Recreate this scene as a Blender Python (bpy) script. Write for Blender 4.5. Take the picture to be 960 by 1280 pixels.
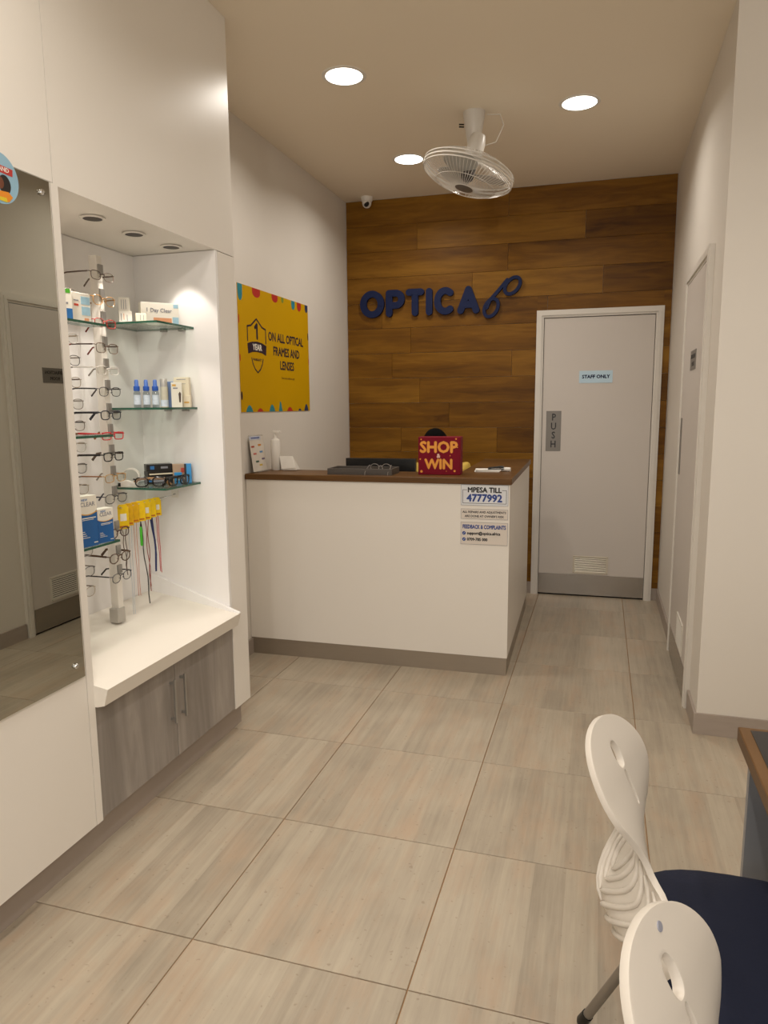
import bpy, bmesh, math, random
from mathutils import Vector, Matrix
random.seed(7)
for o in list(bpy.data.objects): bpy.data.objects.remove(o, do_unlink=True)
SC = bpy.context.scene
COL = SC.collection
PI = math.pi
R = math.radians

# ------------------------------------------------------------------ camera, world, exposure
H = 1.44
def set_camera():
    f, pitch, yaw, roll = 885.28, .148708, .295924, -.0082582
    cy, sy, cp, sp = math.cos(yaw), math.sin(yaw), math.cos(pitch), math.sin(pitch)
    fw = Vector((-sy*cp, cy*cp, -sp)); rt = Vector((cy, sy, 0)); up = rt.cross(fw)
    c, s = math.cos(roll), math.sin(roll)
    r2 = c*rt + s*up; u2 = -s*rt + c*up
    cam = bpy.data.cameras.new('camera'); co = bpy.data.objects.new('camera', cam); COL.objects.link(co)
    cam.sensor_fit = 'HORIZONTAL'; cam.sensor_width = 36; cam.lens = f/960*36
    cam.clip_start = .02; cam.clip_end = 60
    m = Matrix((r2, u2, -fw)).transposed().to_4x4(); m.translation = (0, 0, H)
    co.matrix_world = m
    SC.camera = co
set_camera()
W = bpy.data.worlds.new('world'); SC.world = W; W.use_nodes = True
W.node_tree.nodes['Background'].inputs[0].default_value = (1, .96, .91, 1)
W.node_tree.nodes['Background'].inputs[1].default_value = 1.6
SC.view_settings.view_transform = 'Standard'
try: SC.view_settings.look = 'None'
except Exception: pass
SC.view_settings.gamma = 1
SC.view_settings.use_curve_mapping = False
SC.view_settings.exposure = 0.0
CEIL_W = 7.0       # watts of one ceiling downlight
NICHE_W = 8.0      # watts of one niche spot
FILL_W = 48.0     # watts of the added fill spotlight
WARM = (1, .94, .86)
NWARM = (1, .92, .82)

# ------------------------------------------------------------------ materials
def lin(h):
    h = h.lstrip('#'); v = [int(h[i:i+2], 16)/255 for i in (0, 2, 4)]
    return tuple((c/12.92 if c <= .04045 else ((c+.055)/1.055)**2.4) for c in v)
MC = {}
def pm(name, hexc, rough=.5, metal=0, var=.05, scale=18, bump=0, spec=.5, stretch=None, emit=0, coat=0):
    if name in MC: return MC[name]
    m = bpy.data.materials.new(name); m.use_nodes = True; nt = m.node_tree; N = nt.nodes; L = nt.links
    b = N['Principled BSDF']; c = lin(hexc)
    tc = N.new('ShaderNodeTexCoord'); nz = N.new('ShaderNodeTexNoise'); nz.inputs['Scale'].default_value = scale
    nz.inputs['Detail'].default_value = 3
    if stretch:
        mp = N.new('ShaderNodeMapping'); mp.inputs['Scale'].default_value = stretch
        L.new(tc.outputs['Object'], mp.inputs[0]); L.new(mp.outputs[0], nz.inputs['Vector'])
    else: L.new(tc.outputs['Object'], nz.inputs['Vector'])
    mx = N.new('ShaderNodeMix'); mx.data_type = 'RGBA'
    mx.inputs[6].default_value = tuple(x*(1-var) for x in c)+(1,)
    mx.inputs[7].default_value = tuple(min(1, x*(1+var)) for x in c)+(1,)
    L.new(nz.outputs[0], mx.inputs[0]); L.new(mx.outputs[2], b.inputs['Base Color'])
    b.inputs['Roughness'].default_value = rough; b.inputs['Metallic'].default_value = metal
    b.inputs['Specular IOR Level'].default_value = spec
    b.inputs['Coat Weight'].default_value = coat
    if bump:
        bp = N.new('ShaderNodeBump'); bp.inputs['Strength'].default_value = bump; bp.inputs['Distance'].default_value = .002
        L.new(nz.outputs[0], bp.inputs['Height']); L.new(bp.outputs[0], b.inputs['Normal'])
    if emit:
        L.new(mx.outputs[2], b.inputs['Emission Color']); b.inputs['Emission Strength'].default_value = emit
    MC[name] = m; return m
def glass(name, hexc, amount=.9, rough=.0, ior=1.5):
    if name in MC: return MC[name]
    m = bpy.data.materials.new(name); m.use_nodes = True; nt = m.node_tree; N = nt.nodes; L = nt.links
    N.remove(N['Principled BSDF']); out = N['Material Output']
    t = N.new('ShaderNodeBsdfTransparent'); t.inputs[0].default_value = lin(hexc)+(1,)
    g = N.new('ShaderNodeBsdfGlossy'); g.inputs['Roughness'].default_value = rough
    lw = N.new('ShaderNodeLayerWeight'); lw.inputs[0].default_value = .5
    pw = N.new('ShaderNodeMath'); pw.operation = 'POWER'; pw.inputs[1].default_value = 4; L.new(lw.outputs['Facing'], pw.inputs[0])
    ml = N.new('ShaderNodeMath'); ml.operation = 'MULTIPLY_ADD'; ml.inputs[1].default_value = amount*.7; ml.inputs[2].default_value = .04
    L.new(pw.outputs[0], ml.inputs[0])
    mx = N.new('ShaderNodeMixShader'); L.new(ml.outputs[0], mx.inputs[0]); L.new(t.outputs[0], mx.inputs[1]); L.new(g.outputs[0], mx.inputs[2])
    L.new(mx.outputs[0], out.inputs[0]); MC[name] = m; return m
def wood(name, dark, mid, light, scale=(1.2, 1, 26), rnd=.35, rough=.42, knots=True):
    if name in MC: return MC[name]
    m = bpy.data.materials.new(name); m.use_nodes = True; nt = m.node_tree; N = nt.nodes; L = nt.links
    b = N['Principled BSDF']; tc = N.new('ShaderNodeTexCoord'); oi = N.new('ShaderNodeObjectInfo')
    off = N.new('ShaderNodeVectorMath'); off.operation = 'MULTIPLY_ADD'
    cb = N.new('ShaderNodeCombineXYZ')
    for i in range(3): L.new(oi.outputs['Random'], cb.inputs[i])
    off.inputs[1].default_value = (37, 11, 53); L.new(cb.outputs[0], off.inputs[0]); L.new(tc.outputs['Object'], off.inputs[2])
    mp = N.new('ShaderNodeMapping'); mp.inputs['Scale'].default_value = scale; L.new(off.outputs[0], mp.inputs[0])
    n1 = N.new('ShaderNodeTexNoise'); n1.inputs['Scale'].default_value = 1.6; n1.inputs['Detail'].default_value = 9; n1.inputs['Roughness'].default_value = .62; n1.inputs['Distortion'].default_value = 1.1
    L.new(mp.outputs[0], n1.inputs['Vector'])
    mp2 = N.new('ShaderNodeMapping'); mp2.inputs['Scale'].default_value = tuple(s*.35 for s in scale); L.new(off.outputs[0], mp2.inputs[0])
    n2 = N.new('ShaderNodeTexNoise'); n2.inputs['Scale'].default_value = 1.5; n2.inputs['Detail'].default_value = 2
    L.new(mp2.outputs[0], n2.inputs['Vector'])
    ad = N.new('ShaderNodeMath'); ad.operation = 'MULTIPLY_ADD'; ad.inputs[1].default_value = .55
    L.new(n1.outputs[0], ad.inputs[0])
    s2 = N.new('ShaderNodeMath'); s2.operation = 'MULTIPLY_ADD'; s2.inputs[1].default_value = .55
    L.new(n2.outputs[0], s2.inputs[0])
    s3 = N.new('ShaderNodeMath'); s3.operation = 'MULTIPLY_ADD'; s3.inputs[1].default_value = rnd; s3.inputs[2].default_value = -.5*rnd
    L.new(oi.outputs['Random'], s3.inputs[0]); L.new(s3.outputs[0], s2.inputs[2]); L.new(s2.outputs[0], ad.inputs[2])
    cr = N.new('ShaderNodeValToRGB'); e = cr.color_ramp.elements
    e[0].position = .3; e[0].color = lin(dark)+(1,); e[1].position = .78; e[1].color = lin(light)+(1,)
    x = cr.color_ramp.elements.new(.54); x.color = lin(mid)+(1,)
    L.new(ad.outputs[0], cr.inputs[0]); L.new(cr.outputs[0], b.inputs['Base Color'])
    b.inputs['Roughness'].default_value = rough; b.inputs['Specular IOR Level'].default_value = .2
    bp = N.new('ShaderNodeBump'); bp.inputs['Strength'].default_value = .15; bp.inputs['Distance'].default_value = .001
    L.new(n1.outputs[0], bp.inputs['Height']); L.new(bp.outputs[0], b.inputs['Normal'])
    MC[name] = m; return m
def tile_mat():
    m = bpy.data.materials.new('floor tile'); m.use_nodes = True; nt = m.node_tree; N = nt.nodes; L = nt.links
    b = N['Principled BSDF']; tc = N.new('ShaderNodeTexCoord'); oi = N.new('ShaderNodeObjectInfo')
    cb = N.new('ShaderNodeCombineXYZ')
    for i in range(3): L.new(oi.outputs['Random'], cb.inputs[i])
    off = N.new('ShaderNodeVectorMath'); off.operation = 'MULTIPLY_ADD'; off.inputs[1].default_value = (17.3, 41.7, 9)
    L.new(cb.outputs[0], off.inputs[0]); L.new(tc.outputs['Object'], off.inputs[2])
    # board-like stripes inside each tile
    sp = N.new('ShaderNodeSeparateXYZ'); L.new(off.outputs[0], sp.inputs[0])
    m1 = N.new('ShaderNodeMath'); m1.operation = 'MULTIPLY'; m1.inputs[1].default_value = 10.5; L.new(sp.outputs[0], m1.inputs[0])
    fl = N.new('ShaderNodeMath'); fl.operation = 'FLOOR'; L.new(m1.outputs[0], fl.inputs[0])
    wn = N.new('ShaderNodeTexWhiteNoise'); wn.noise_dimensions = '1D'; L.new(fl.outputs[0], wn.inputs['W'])
    mp = N.new('ShaderNodeMapping'); mp.inputs['Scale'].default_value = (30, 1.6, 1); L.new(off.outputs[0], mp.inputs[0])
    n1 = N.new('ShaderNodeTexNoise'); n1.inputs['Scale'].default_value = 1.6; n1.inputs['Detail'].default_value = 8; n1.inputs['Roughness'].default_value = .65; L.new(mp.outputs[0], n1.inputs['Vector'])
    n2 = N.new('ShaderNodeTexNoise'); n2.inputs['Scale'].default_value = 5; n2.inputs['Detail'].default_value = 4; L.new(off.outputs[0], n2.inputs['Vector'])
    a = N.new('ShaderNodeMath'); a.operation = 'MULTIPLY_ADD'; a.inputs[1].default_value = .55; L.new(n1.outputs[0], a.inputs[0])
    a2 = N.new('ShaderNodeMath'); a2.operation = 'MULTIPLY_ADD'; a2.inputs[1].default_value = .16; L.new(wn.outputs[0], a2.inputs[0])
    a3 = N.new('ShaderNodeMath'); a3.operation = 'MULTIPLY_ADD'; a3.inputs[1].default_value = .30; a3.inputs[2].default_value = 0
    L.new(n2.outputs[0], a3.inputs[0]); L.new(a3.outputs[0], a2.inputs[2]); L.new(a2.outputs[0], a.inputs[2])
    cr = N.new('ShaderNodeValToRGB'); e = cr.color_ramp.elements
    e[0].position = .28; e[0].color = lin('#8f8474')+(1,); e[1].position = .74; e[1].color = lin('#b7ab98')+(1,)
    x = cr.color_ramp.elements.new(.5); x.color = lin('#a69a88')+(1,)
    L.new(a.outputs[0], cr.inputs[0])
    # little dark pits
    n3 = N.new('ShaderNodeTexNoise'); n3.inputs['Scale'].default_value = 70; n3.inputs['Detail'].default_value = 1; L.new(off.outputs[0], n3.inputs['Vector'])
    c3 = N.new('ShaderNodeValToRGB'); c3.color_ramp.elements[0].position = .70; c3.color_ramp.elements[0].color = (0, 0, 0, 1); c3.color_ramp.elements[1].position = .78
    L.new(n3.outputs[0], c3.inputs[0])
    mx = N.new('ShaderNodeMix'); mx.data_type = 'RGBA'; mx.inputs[7].default_value = lin('#8a7b69')+(1,)
    ms = N.new('ShaderNodeMath'); ms.operation = 'MULTIPLY'; ms.inputs[1].default_value = .6; L.new(c3.outputs[0], ms.inputs[0])
    n4 = N.new('ShaderNodeTexNoise'); n4.inputs['Scale'].default_value = 2.2; n4.inputs['Detail'].default_value = 6; n4.inputs['Roughness'].default_value = .7
    mp4 = N.new('ShaderNodeMapping'); mp4.inputs['Scale'].default_value = (4, 1, 1); L.new(off.outputs[0], mp4.inputs[0]); L.new(mp4.outputs[0], n4.inputs['Vector'])
    c4 = N.new('ShaderNodeValToRGB'); c4.color_ramp.elements[0].position = .48; c4.color_ramp.elements[0].color = (0, 0, 0, 1); c4.color_ramp.elements[1].position = .72; c4.color_ramp.elements[1].color = (.6, .6, .6, 1)
    L.new(n4.outputs[0], c4.inputs[0])
    mw = N.new('ShaderNodeMix'); mw.data_type = 'RGBA'; mw.inputs[7].default_value = lin('#b0947a')+(1,); L.new(c4.outputs[0], mw.inputs[0]); L.new(cr.outputs[0], mw.inputs[6])
    L.new(ms.outputs[0], mx.inputs[0]); L.new(mw.outputs[2], mx.inputs[6]); L.new(mx.outputs[2], b.inputs['Base Color'])
    b.inputs['Roughness'].default_value = .42; b.inputs['Specular IOR Level'].default_value = .4
    bp = N.new('ShaderNodeBump'); bp.inputs['Strength'].default_value = .08; bp.inputs['Distance'].default_value = .001
    L.new(n1.outputs[0], bp.inputs['Height']); L.new(bp.outputs[0], b.inputs['Normal'])
    return m
def metal_brushed(name, hexc, rough=.32, axis=(1, 1, 60)):
    return pm(name, hexc, rough=rough, metal=.9, var=.10, scale=6, stretch=axis, bump=.05)

WALL = pm('wall paint', '#dcd5cb', .7, var=.015, scale=3)
CEILM = pm('ceiling paint', '#f0e4cf', .85, var=.015, scale=2)
LAM = pm('white laminate', '#e8e2d9', .35, var=.01, scale=3)
LAM2 = pm('niche laminate', '#efecea', .45, var=.01, scale=3)
DOORM = pm('door paint', '#cdc5bd', .45, var=.012, scale=4)
FRAMEM = pm('door frame paint', '#dad4cb', .4, var=.012, scale=6)
STEEL = metal_brushed('brushed steel', '#aaa49c', .24)
CHROME = pm('chrome', '#d8d8d8', .12, metal=1, var=.02)
SATIN = pm('satin aluminium', '#a8a6a2', .3, metal=.8, var=.04)
PLINTH = pm('taupe plinth', '#a2958a', .45, var=.05, scale=8)
CPLINTH = pm('counter plinth metal', '#a29789', .38, metal=.6, var=.06, scale=6, stretch=(1, 1, 30))
SKIRT = pm('skirting tile', '#a3968b', .5, var=.10, scale=9, stretch=(1, 1, 6))
GREYWOOD = wood('grey ash laminate', '#777069', '#968e86', '#b1a89f', scale=(9, 9, .9), rnd=.12, rough=.5)
OAK = wood('oak plank', '#472902', '#744c0e', '#94691f', scale=(1.5, 1, 13), rnd=.17, rough=.45)
TOPWOOD = wood('counter top wood', '#4a311a', '#614323', '#785733', scale=(1.2, 14, 14), rnd=.05, rough=.4)
DESKWOOD = wood('desk edge wood', '#4d3723', '#604529', '#755738', scale=(14, 1.2, 14), rnd=.05, rough=.4)
NAVY = pm('navy letter paint', '#0e1c44', .6, var=.02, spec=.25)
BLACK = pm('black plastic', '#101010', .35, var=.1)
GAP_SHADE = pm('painted gap shade', '#15110d', .8, var=.1)  # near-black colour standing in for shade inside gaps
WHITEP = pm('white plastic', '#e6e1d8', .35, var=.015)
PAPER = pm('white paper', '#e6e2da', .7, var=.02)
GROUT = pm('brown grout', '#9a7650', .85, var=.18, scale=30)
TILE = tile_mat()
GLASSM = glass('clear glass', '#eef5f1', .9)
GEDGE = pm('green glass edge', '#2c5a48', .15, var=.2, scale=12)
LENS = glass('demo lens', '#f2f2f0', .9, .02)
ACRYL = glass('clear acrylic', '#fbfbfa', .9, .03)

# ------------------------------------------------------------------ mesh helpers
class MB:
    def __init__(s): s.v = []; s.f = []; s.mi = []
    def add(s, vs, fs, mi=0):
        n = len(s.v); s.v += [tuple(x) for x in vs]; s.f += [tuple(i+n for i in f) for f in fs]; s.mi += [mi]*len(fs); return s
    def box(s, x0, x1, y0, y1, z0, z1, mi=0):
        v = [(x, y, z) for z in (z0, z1) for y in (y0, y1) for x in (x0, x1)]
        return s.add(v, [(0, 2, 3, 1), (4, 5, 7, 6), (0, 1, 5, 4), (2, 6, 7, 3), (0, 4, 6, 2), (1, 3, 7, 5)], mi)
    def cbox(s, c, d, mi=0):
        return s.box(c[0]-d[0]/2, c[0]+d[0]/2, c[1]-d[1]/2, c[1]+d[1]/2, c[2]-d[2]/2, c[2]+d[2]/2, mi)
    def prism(s, pts, axis, a, b, mi=0):
        # pts: 2D polygon; axis 0: (y,z) 1: (x,z) 2: (x,y)
        def P(p, t): return (t, p[0], p[1]) if axis == 0 else (p[0], t, p[1]) if axis == 1 else (p[0], p[1], t)
        n = len(pts); v = [P(p, a) for p in pts]+[P(p, b) for p in pts]
        return s.add(v, [tuple(range(n))[::-1], tuple(range(n, 2*n))]+[(i, (i+1) % n, n+(i+1) % n, n+i) for i in range(n)], mi)
    def lathe(s, prof, c=(0, 0, 0), n=24, axis=2, mi=0, caps=True):
        v = []
        for r, h in prof:
            for k in range(n):
                a = 2*PI*k/n; p = (r*math.cos(a), r*math.sin(a), h)
                if axis == 1: p = (p[0], p[2], p[1])
                if axis == 0: p = (p[2], p[0], p[1])
                v.append((p[0]+c[0], p[1]+c[1], p[2]+c[2]))
        f = []
        for j in range(len(prof)-1):
            for k in range(n):
                f.append((j*n+k, j*n+(k+1) % n, (j+1)*n+(k+1) % n, (j+1)*n+k))
        if caps:
            f.append(tuple(range(n))[::-1]); f.append(tuple(range((len(prof)-1)*n, len(prof)*n)))
        return s.add(v, f, mi)
    def tube(s, pts, r, n=6, closed=False, mi=0, flat=None):
        pts = [Vector(p) for p in pts]; m = len(pts); v = []; N = None
        rr = r if isinstance(r, (list, tuple)) else [r]*m
        for i, p in enumerate(pts):
            if closed: t = pts[(i+1) % m]-pts[i-1]
            else: t = pts[min(i+1, m-1)]-pts[max(i-1, 0)]
            t.normalize()
            if N is None:
                N = t.orthogonal().normalized()
                if flat is not None:
                    q = Vector(flat[0]); q = q-q.dot(t)*t
                    if q.length > 1e-6: N = q.normalized()
            else:
                N = (N-N.dot(t)*t).normalized()
            B = t.cross(N)
            k1, k2 = (flat[1], flat[2]) if flat else (1, 1)
            for k in range(n):
                a = 2*PI*(k+.5)/n
                v.append(p+rr[i]*(math.cos(a)*N*k1+math.sin(a)*B*k2))
        f = []
        for i in range(m if closed else m-1):
            j = (i+1) % m
            for k in range(n): f.append((i*n+k, i*n+(k+1) % n, j*n+(k+1) % n, j*n+k))
        if not closed: f += [tuple(range(n))[::-1], tuple(range((m-1)*n, m*n))]
        return s.add(v, f, mi)
    def stroke(s, pts, w, z0, z1, closed=False, n=14):
        # rounded thick 2D stroke in the XY plane, extruded along z
        P = [Vector((p[0], p[1])) for p in pts]
        for i in range(len(P) if closed else len(P)-1):
            a, b = P[i], P[(i+1) % len(P)]; d = (b-a)
            if d.length < 1e-6: continue
            d.normalize(); q = Vector((-d.y, d.x))*w/2
            s.prism([a-q, b-q, b+q, a+q], 2, z0, z1-(z1-z0)*(.02+.012*(i % 5)))
        for j, p in enumerate(P):
            s.prism([(p.x+w/2*math.cos(2*PI*k/n), p.y+w/2*math.sin(2*PI*k/n)) for k in range(n)], 2, z0, z1-(z1-z0)*.004*(j % 4))
        return s
    def mesh(s, name, mats, smooth=False, bevel=0, seg=2):
        me = bpy.data.meshes.new(name); me.from_pydata(s.v, [], s.f)
        for m in (mats if isinstance(mats, (list, tuple)) else [mats]): me.materials.append(m)
        me.polygons.foreach_set('material_index', s.mi)
        bm = bmesh.new(); bm.from_mesh(me)
        if bevel:
            bmesh.ops.recalc_face_normals(bm, faces=bm.faces)
            bmesh.ops.bevel(bm, geom=[e for e in bm.edges if e.calc_face_angle(0) > .5], offset=bevel, segments=seg, profile=.7, affect='EDGES', clamp_overlap=True)
        bmesh.ops.recalc_face_normals(bm, faces=bm.faces)
        bm.to_mesh(me); bm.free()
        if smooth:
            me.polygons.foreach_set('use_smooth', [True]*len(me.polygons))
            me.set_sharp_from_angle(angle=R(smooth if smooth is not True else 40))
        me.update(); return me
    def build(s, name, mats, parent=None, loc=(0, 0, 0), rot=(0, 0, 0), **k):
        return ob(name, s.mesh(name, mats, **k), parent, loc, rot)
def ob(name, data, parent=None, loc=(0, 0, 0), rot=(0, 0, 0)):
    o = bpy.data.objects.new(name, data); COL.objects.link(o); o.parent = parent; o.location = loc; o.rotation_euler = rot; return o
def tag(o, label, cat, group=None):
    o['label'] = label; o['category'] = cat
    if group: o['group'] = group
    return o
def thing(name, label, cat, loc=(0, 0, 0), rot=(0, 0, 0), group=None):
    o = ob(name, None, None, loc, rot); o.empty_display_size = .05; return tag(o, label, cat, group)
def struct(o, label=None, cat=None):
    o['kind'] = 'structure'
    if label: o['label'] = label
    if cat: o['category'] = cat
    return o
def copy_tree(o, parent=None):
    c = o.copy(); COL.objects.link(c); c.parent = parent
    for ch in list(o.children): copy_tree(ch, c)
    return c
def text(name, body, size, m, parent, loc, rot=(0, 0, 0), ext=.0004, bold=0, xs=1, align='CENTER', label=None):
    cu = bpy.data.curves.new(name, 'FONT'); cu.body = body; cu.size = size; cu.extrude = ext
    cu.align_x = align; cu.align_y = 'CENTER'; cu.resolution_u = 2
    t = bpy.data.objects.new(name+'_curve', cu); COL.objects.link(t)
    me = bpy.data.meshes.new_from_object(t); bpy.data.objects.remove(t); bpy.data.curves.remove(cu)
    if bold:
        bm = bmesh.new(); bm.from_mesh(me)
        src = list(bm.verts)+list(bm.edges)+list(bm.faces)
        for q, (dx, dy) in enumerate(((bold, .0), (-bold, 0), (0, bold), (0, -bold))):
            d = bmesh.ops.duplicate(bm, geom=src)
            bmesh.ops.translate(bm, verts=[e for e in d['geom'] if isinstance(e, bmesh.types.BMVert)], vec=(dx, dy, -.00006*(q+1)))
        bm.to_mesh(me); bm.free()
    me.name = name; me.materials.clear(); me.materials.append(m)
    if xs != 1:
        for v in me.vertices: v.co.x *= xs
    o = ob(name, me, parent, loc, rot)
    if label: o['label'] = label
    return o
def poly(name, pts, m, parent, z0=.001, z1=.0016, loc=(0, 0, 0), rot=(0, 0, 0)):
    return MB().prism(pts, 2, z0, z1).build(name, m, parent, loc, rot)
def rrect(w, h, r, n=4, cx=0, cy=0):
    out = []
    for sx, sy, a0 in ((1, 1, 0), (-1, 1, 90), (-1, -1, 180), (1, -1, 270)):
        for k in range(n+1):
            a = R(a0+90*k/n); out.append((cx+sx*(w/2-r)+r*math.cos(a), cy+sy*(h/2-r)+r*math.sin(a)))
    return out
def circ(r, n=24, cx=0, cy=0, ry=None, a0=0, a1=360):
    return [(cx+r*math.cos(R(a0+(a1-a0)*k/n)), cy+(ry or r)*math.sin(R(a0+(a1-a0)*k/n))) for k in range(n if a1-a0 == 360 else n+1)]
FY = (PI/2, 0, 0)          # text facing -Y
FX = (PI/2, 0, PI/2)       # text facing +X
FXN = (PI/2, 0, -PI/2)     # text facing -X

# ------------------------------------------------------------------ room shell
XL, XR, ZC = -1.932, .448, 2.985
BO, BA = (-.75, 5.425, 0), R(1.4)       # back wall origin and slight skew
YF, XF = -2.3, 2.6                      # front wall, far right wall
struct(MB().box(XL-.1, XF+.1, YF-.1, 5.65, -.10, -.004).build('floor', GROUT))
FLOOR = bpy.data.objects['floor']
SX, SY, OX, OY = .6093, .5931, -1.0206, 1.5153
g = .0016
for i in range(-2, 6):
    for j in range(-7, 7):
        x0, x1 = OX+i*SX+g, OX+(i+1)*SX-g; y0, y1 = OY+j*SY+g, OY+(j+1)*SY-g
        x0 = max(x0, XL); x1 = min(x1, XF); y0 = max(y0, YF); y1 = min(y1, 5.6)
        if x0 > .46 and y0 > 3.24: continue
        if x1-x0 < .02 or y1-y0 < .02: continue
        cx, cy = (x0+x1)/2, (y0+y1)/2; w, d = (x1-x0)/2, (y1-y0)/2
        b = .0012
        mb = MB().add([(-w, -d, -.004), (w, -d, -.004), (w, d, -.004), (-w, d, -.004), (-w, -d, -b), (w, -d, -b), (w, d, -b), (-w, d, -b),
                       (-w+b, -d+b, 0), (w-b, -d+b, 0), (w-b, d-b, 0), (-w+b, d-b, 0)],
                      [(0, 1, 5, 4), (1, 2, 6, 5), (2, 3, 7, 6), (3, 0, 4, 7), (4, 5, 9, 8), (5, 6, 10, 9), (6, 7, 11, 10), (7, 4, 8, 11), (8, 9, 10, 11)])
        mb.build('floor_tile', TILE, FLOOR, (cx, cy, 0))
struct(MB().box(XL-.1, XF+.1, YF-.1, 5.65, ZC, ZC+.1).build('ceiling', CEILM))
struct(MB().box(XL-.12, XL, YF-.1, 5.65, 0, ZC).build('wall_left', WALL))
struct(MB().box(XR, XF+.1, 3.22, 5.65, 0, ZC).build('wall_right', WALL))
struct(MB().box(XF, XF+.1, YF-.1, 3.22, 0, ZC).build('wall_far_right', WALL))
struct(MB().box(XL-.1, XF+.1, YF-.1, YF, 2.62, ZC).box(XL-.1, -1.35, YF-.1, YF, 0, 2.62).box(2.2, XF+.1, YF-.1, YF, 0, 2.62).build('wall_front', WALL))   # open shopfront
# back wall: white slab with individual oak planks
UL, UR = XL+.75-.0, XR+.75
WB = struct(MB().box(UL, UR+.02, 0, .1, 0, ZC).build('wall_back', WALL, None, BO, (0, 0, BA)))
DU0, DU1, DT = -.473+.75, .397+.75, 2.115      # door outer frame in wall coordinates
joints = {0: [.06], 1: [-.62, .60], 2: [.06], 3: [-.2, .73], 4: [-.9, .35], 5: [-.67], 6: [-.82, .1], 7: [-.60], 8: [-.37], 9: [-.75, .0], 10: [-.45], 11: [-.9, .05], 12: [-.3], 13: [-.7], 14: [-.1], 15: [-.5]}
PH = .19
for k in range(16):
    z1 = ZC-.004-k*PH; z0 = max(z1-PH+.0015, .09)
    if z1-z0 < .02: continue
    xs = [UL+.004]+joints[k]+[UR-.004]
    segs = list(zip(xs[:-1], xs[1:]))
    out = []
    for a, b in segs:
        if z0 >= DT-.02: out.append((a, b, z0, z1)); continue
        if a < DU0: out.append((a, min(b, DU0+.006), z0, z1))
        if b > DU1: out.append((max(a, DU1-.006), b, z0, z1))
        if z1 > DT and b > DU0 and a < DU1: out.append((max(a, DU0), min(b, DU1), DT-.02, z1))
    for a, b, c, d in out:
        if b-a < .012: continue
        a += .0007; b -= .0007
        w = (b-a)/2; h = (d-c)/2; t = .009; e = .0009
        mb = MB().add([(-w, 0, -h), (w, 0, -h), (w, 0, h), (-w, 0, h), (-w, -t+e, -h), (w, -t+e, -h), (w, -t+e, h), (-w, -t+e, h), (-w+e, -t, -h+e), (w-e, -t, -h+e), (w-e, -t, h-e), (-w+e, -t, h-e)],
                      [(0, 1, 5, 4), (1, 2, 6, 5), (2, 3, 7, 6), (3, 0, 4, 7), (4, 5, 9, 8), (5, 6, 10, 9), (6, 7, 11, 10), (7, 4, 8, 11), (8, 9, 10, 11)])
        mb.build('plank', OAK, WB, ((a+b)/2, 0, (c+d)/2))
# skirtings
def skirting(name, *boxes):
    mb = MB()
    for b in boxes: mb.box(*b)
    return struct(mb.build(name, SKIRT, bevel=.002, seg=1))
skirting('baseboard_left', (XL, XL+.012, 2.80, 5.38, 0, .09))
skirting('baseboard_right', (XR-.012, XR, 4.37, 5.44, 0, .09))
struct(MB().prism([(XR-.012, 3.475), (XR-.012, 3.208), (XF, 3.208), (XF, 3.22), (XR, 3.22), (XR, 3.475)], 2, 0, .095).build('baseboard_corner', SKIRT))
bb = struct(MB().box(UL, DU0, -.012, 0, 0, .09).box(DU1, UR-.01, -.012, 0, 0, .09).build('baseboard_back', SKIRT, None, BO, (0, 0, BA)))

# ------------------------------------------------------------------ doors
def louvre(parent, x0, x1, z0, z1, y, n, m):
    fr = MB().box(x0, x1, y-.006, y, z1-.012, z1).box(x0, x1, y-.006, y, z0, z0+.012).box(x0, x0+.014, y-.006, y, z0+.012, z1-.012).box(x1-.014, x1, y-.006, y, z0+.012, z1-.012)
    v = fr.build('vent', m, parent)
    MB().box(x0+.012, x1-.012, y-.001, y, z0+.01, z1-.01).build('vent_gap_shade', GAP_SHADE, v)  # dark sheet on the solid leaf, painted shade between the slats
    hh = (z1-z0-.024)/n; me = None
    for k in range(n):
        z = z0+.012+(k+.5)*hh
        if me is None:
            w = (x1-x0-.028)/2
            me = MB().add([(-w, -.0065, -hh*.30), (w, -.0065, -hh*.30), (w, -.0015, hh*.22), (-w, -.0015, hh*.22), (-w, -.0055, -hh*.40), (w, -.0055, -hh*.40), (w, -.001, hh*.12), (-w, -.001, hh*.12)],
                          [(0, 1, 2, 3), (4, 7, 6, 5), (0, 4, 5, 1), (3, 2, 6, 7)]).mesh('vent_slat', m)
        ob('vent_slat', me, v, ((x0+x1)/2, y, z))
    for sx in (x0+.006, x1-.006):
        for sz in (z0+.006, z1-.006):
            MB().lathe([(.003, 0), (.002, -.0012)], (sx, y-.006, sz), 8, axis=1).build('screw', STEEL, v)
    return v
def make_door(name, loc, rotz, w, h, fs=1):
    # local: x along the wall, -y into the room
    d = ob(name, None, None, loc, (0, 0, rotz)); d.empty_display_size = .05
    fw = .052
    fr = MB()
    for a, t in ((0, .032*fs), (.018, .040*fs), (.034, .030*fs)):
        b = min(a+.020, fw)
        fr.box(-w/2+a, -w/2+b, -t, 0, 0, h-a); fr.box(w/2-b, w/2-a, -t, 0, 0, h-a); fr.box(-w/2+b, w/2-b, -t, 0, h-b, h-a)
    fr.build('door_frame', FRAMEM, d)
    lw = w/2-fw-.003
    MB().box(-lw-.003, lw+.003, -.006, 0, 0, h-fw).build('door_gap_shade', GAP_SHADE, d)  # dark sheet over the wall, painted shade round and under the leaf
    leaf = MB().box(-lw, lw, -.020, -.004, .012, h-fw-.004).build('door_leaf', DOORM, d, bevel=.002, seg=1)
    MB().box(-lw+.002, lw-.002, -.0218, -.0195, .014, .168).build('kick_plate', STEEL, leaf)
    return d, leaf
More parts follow.
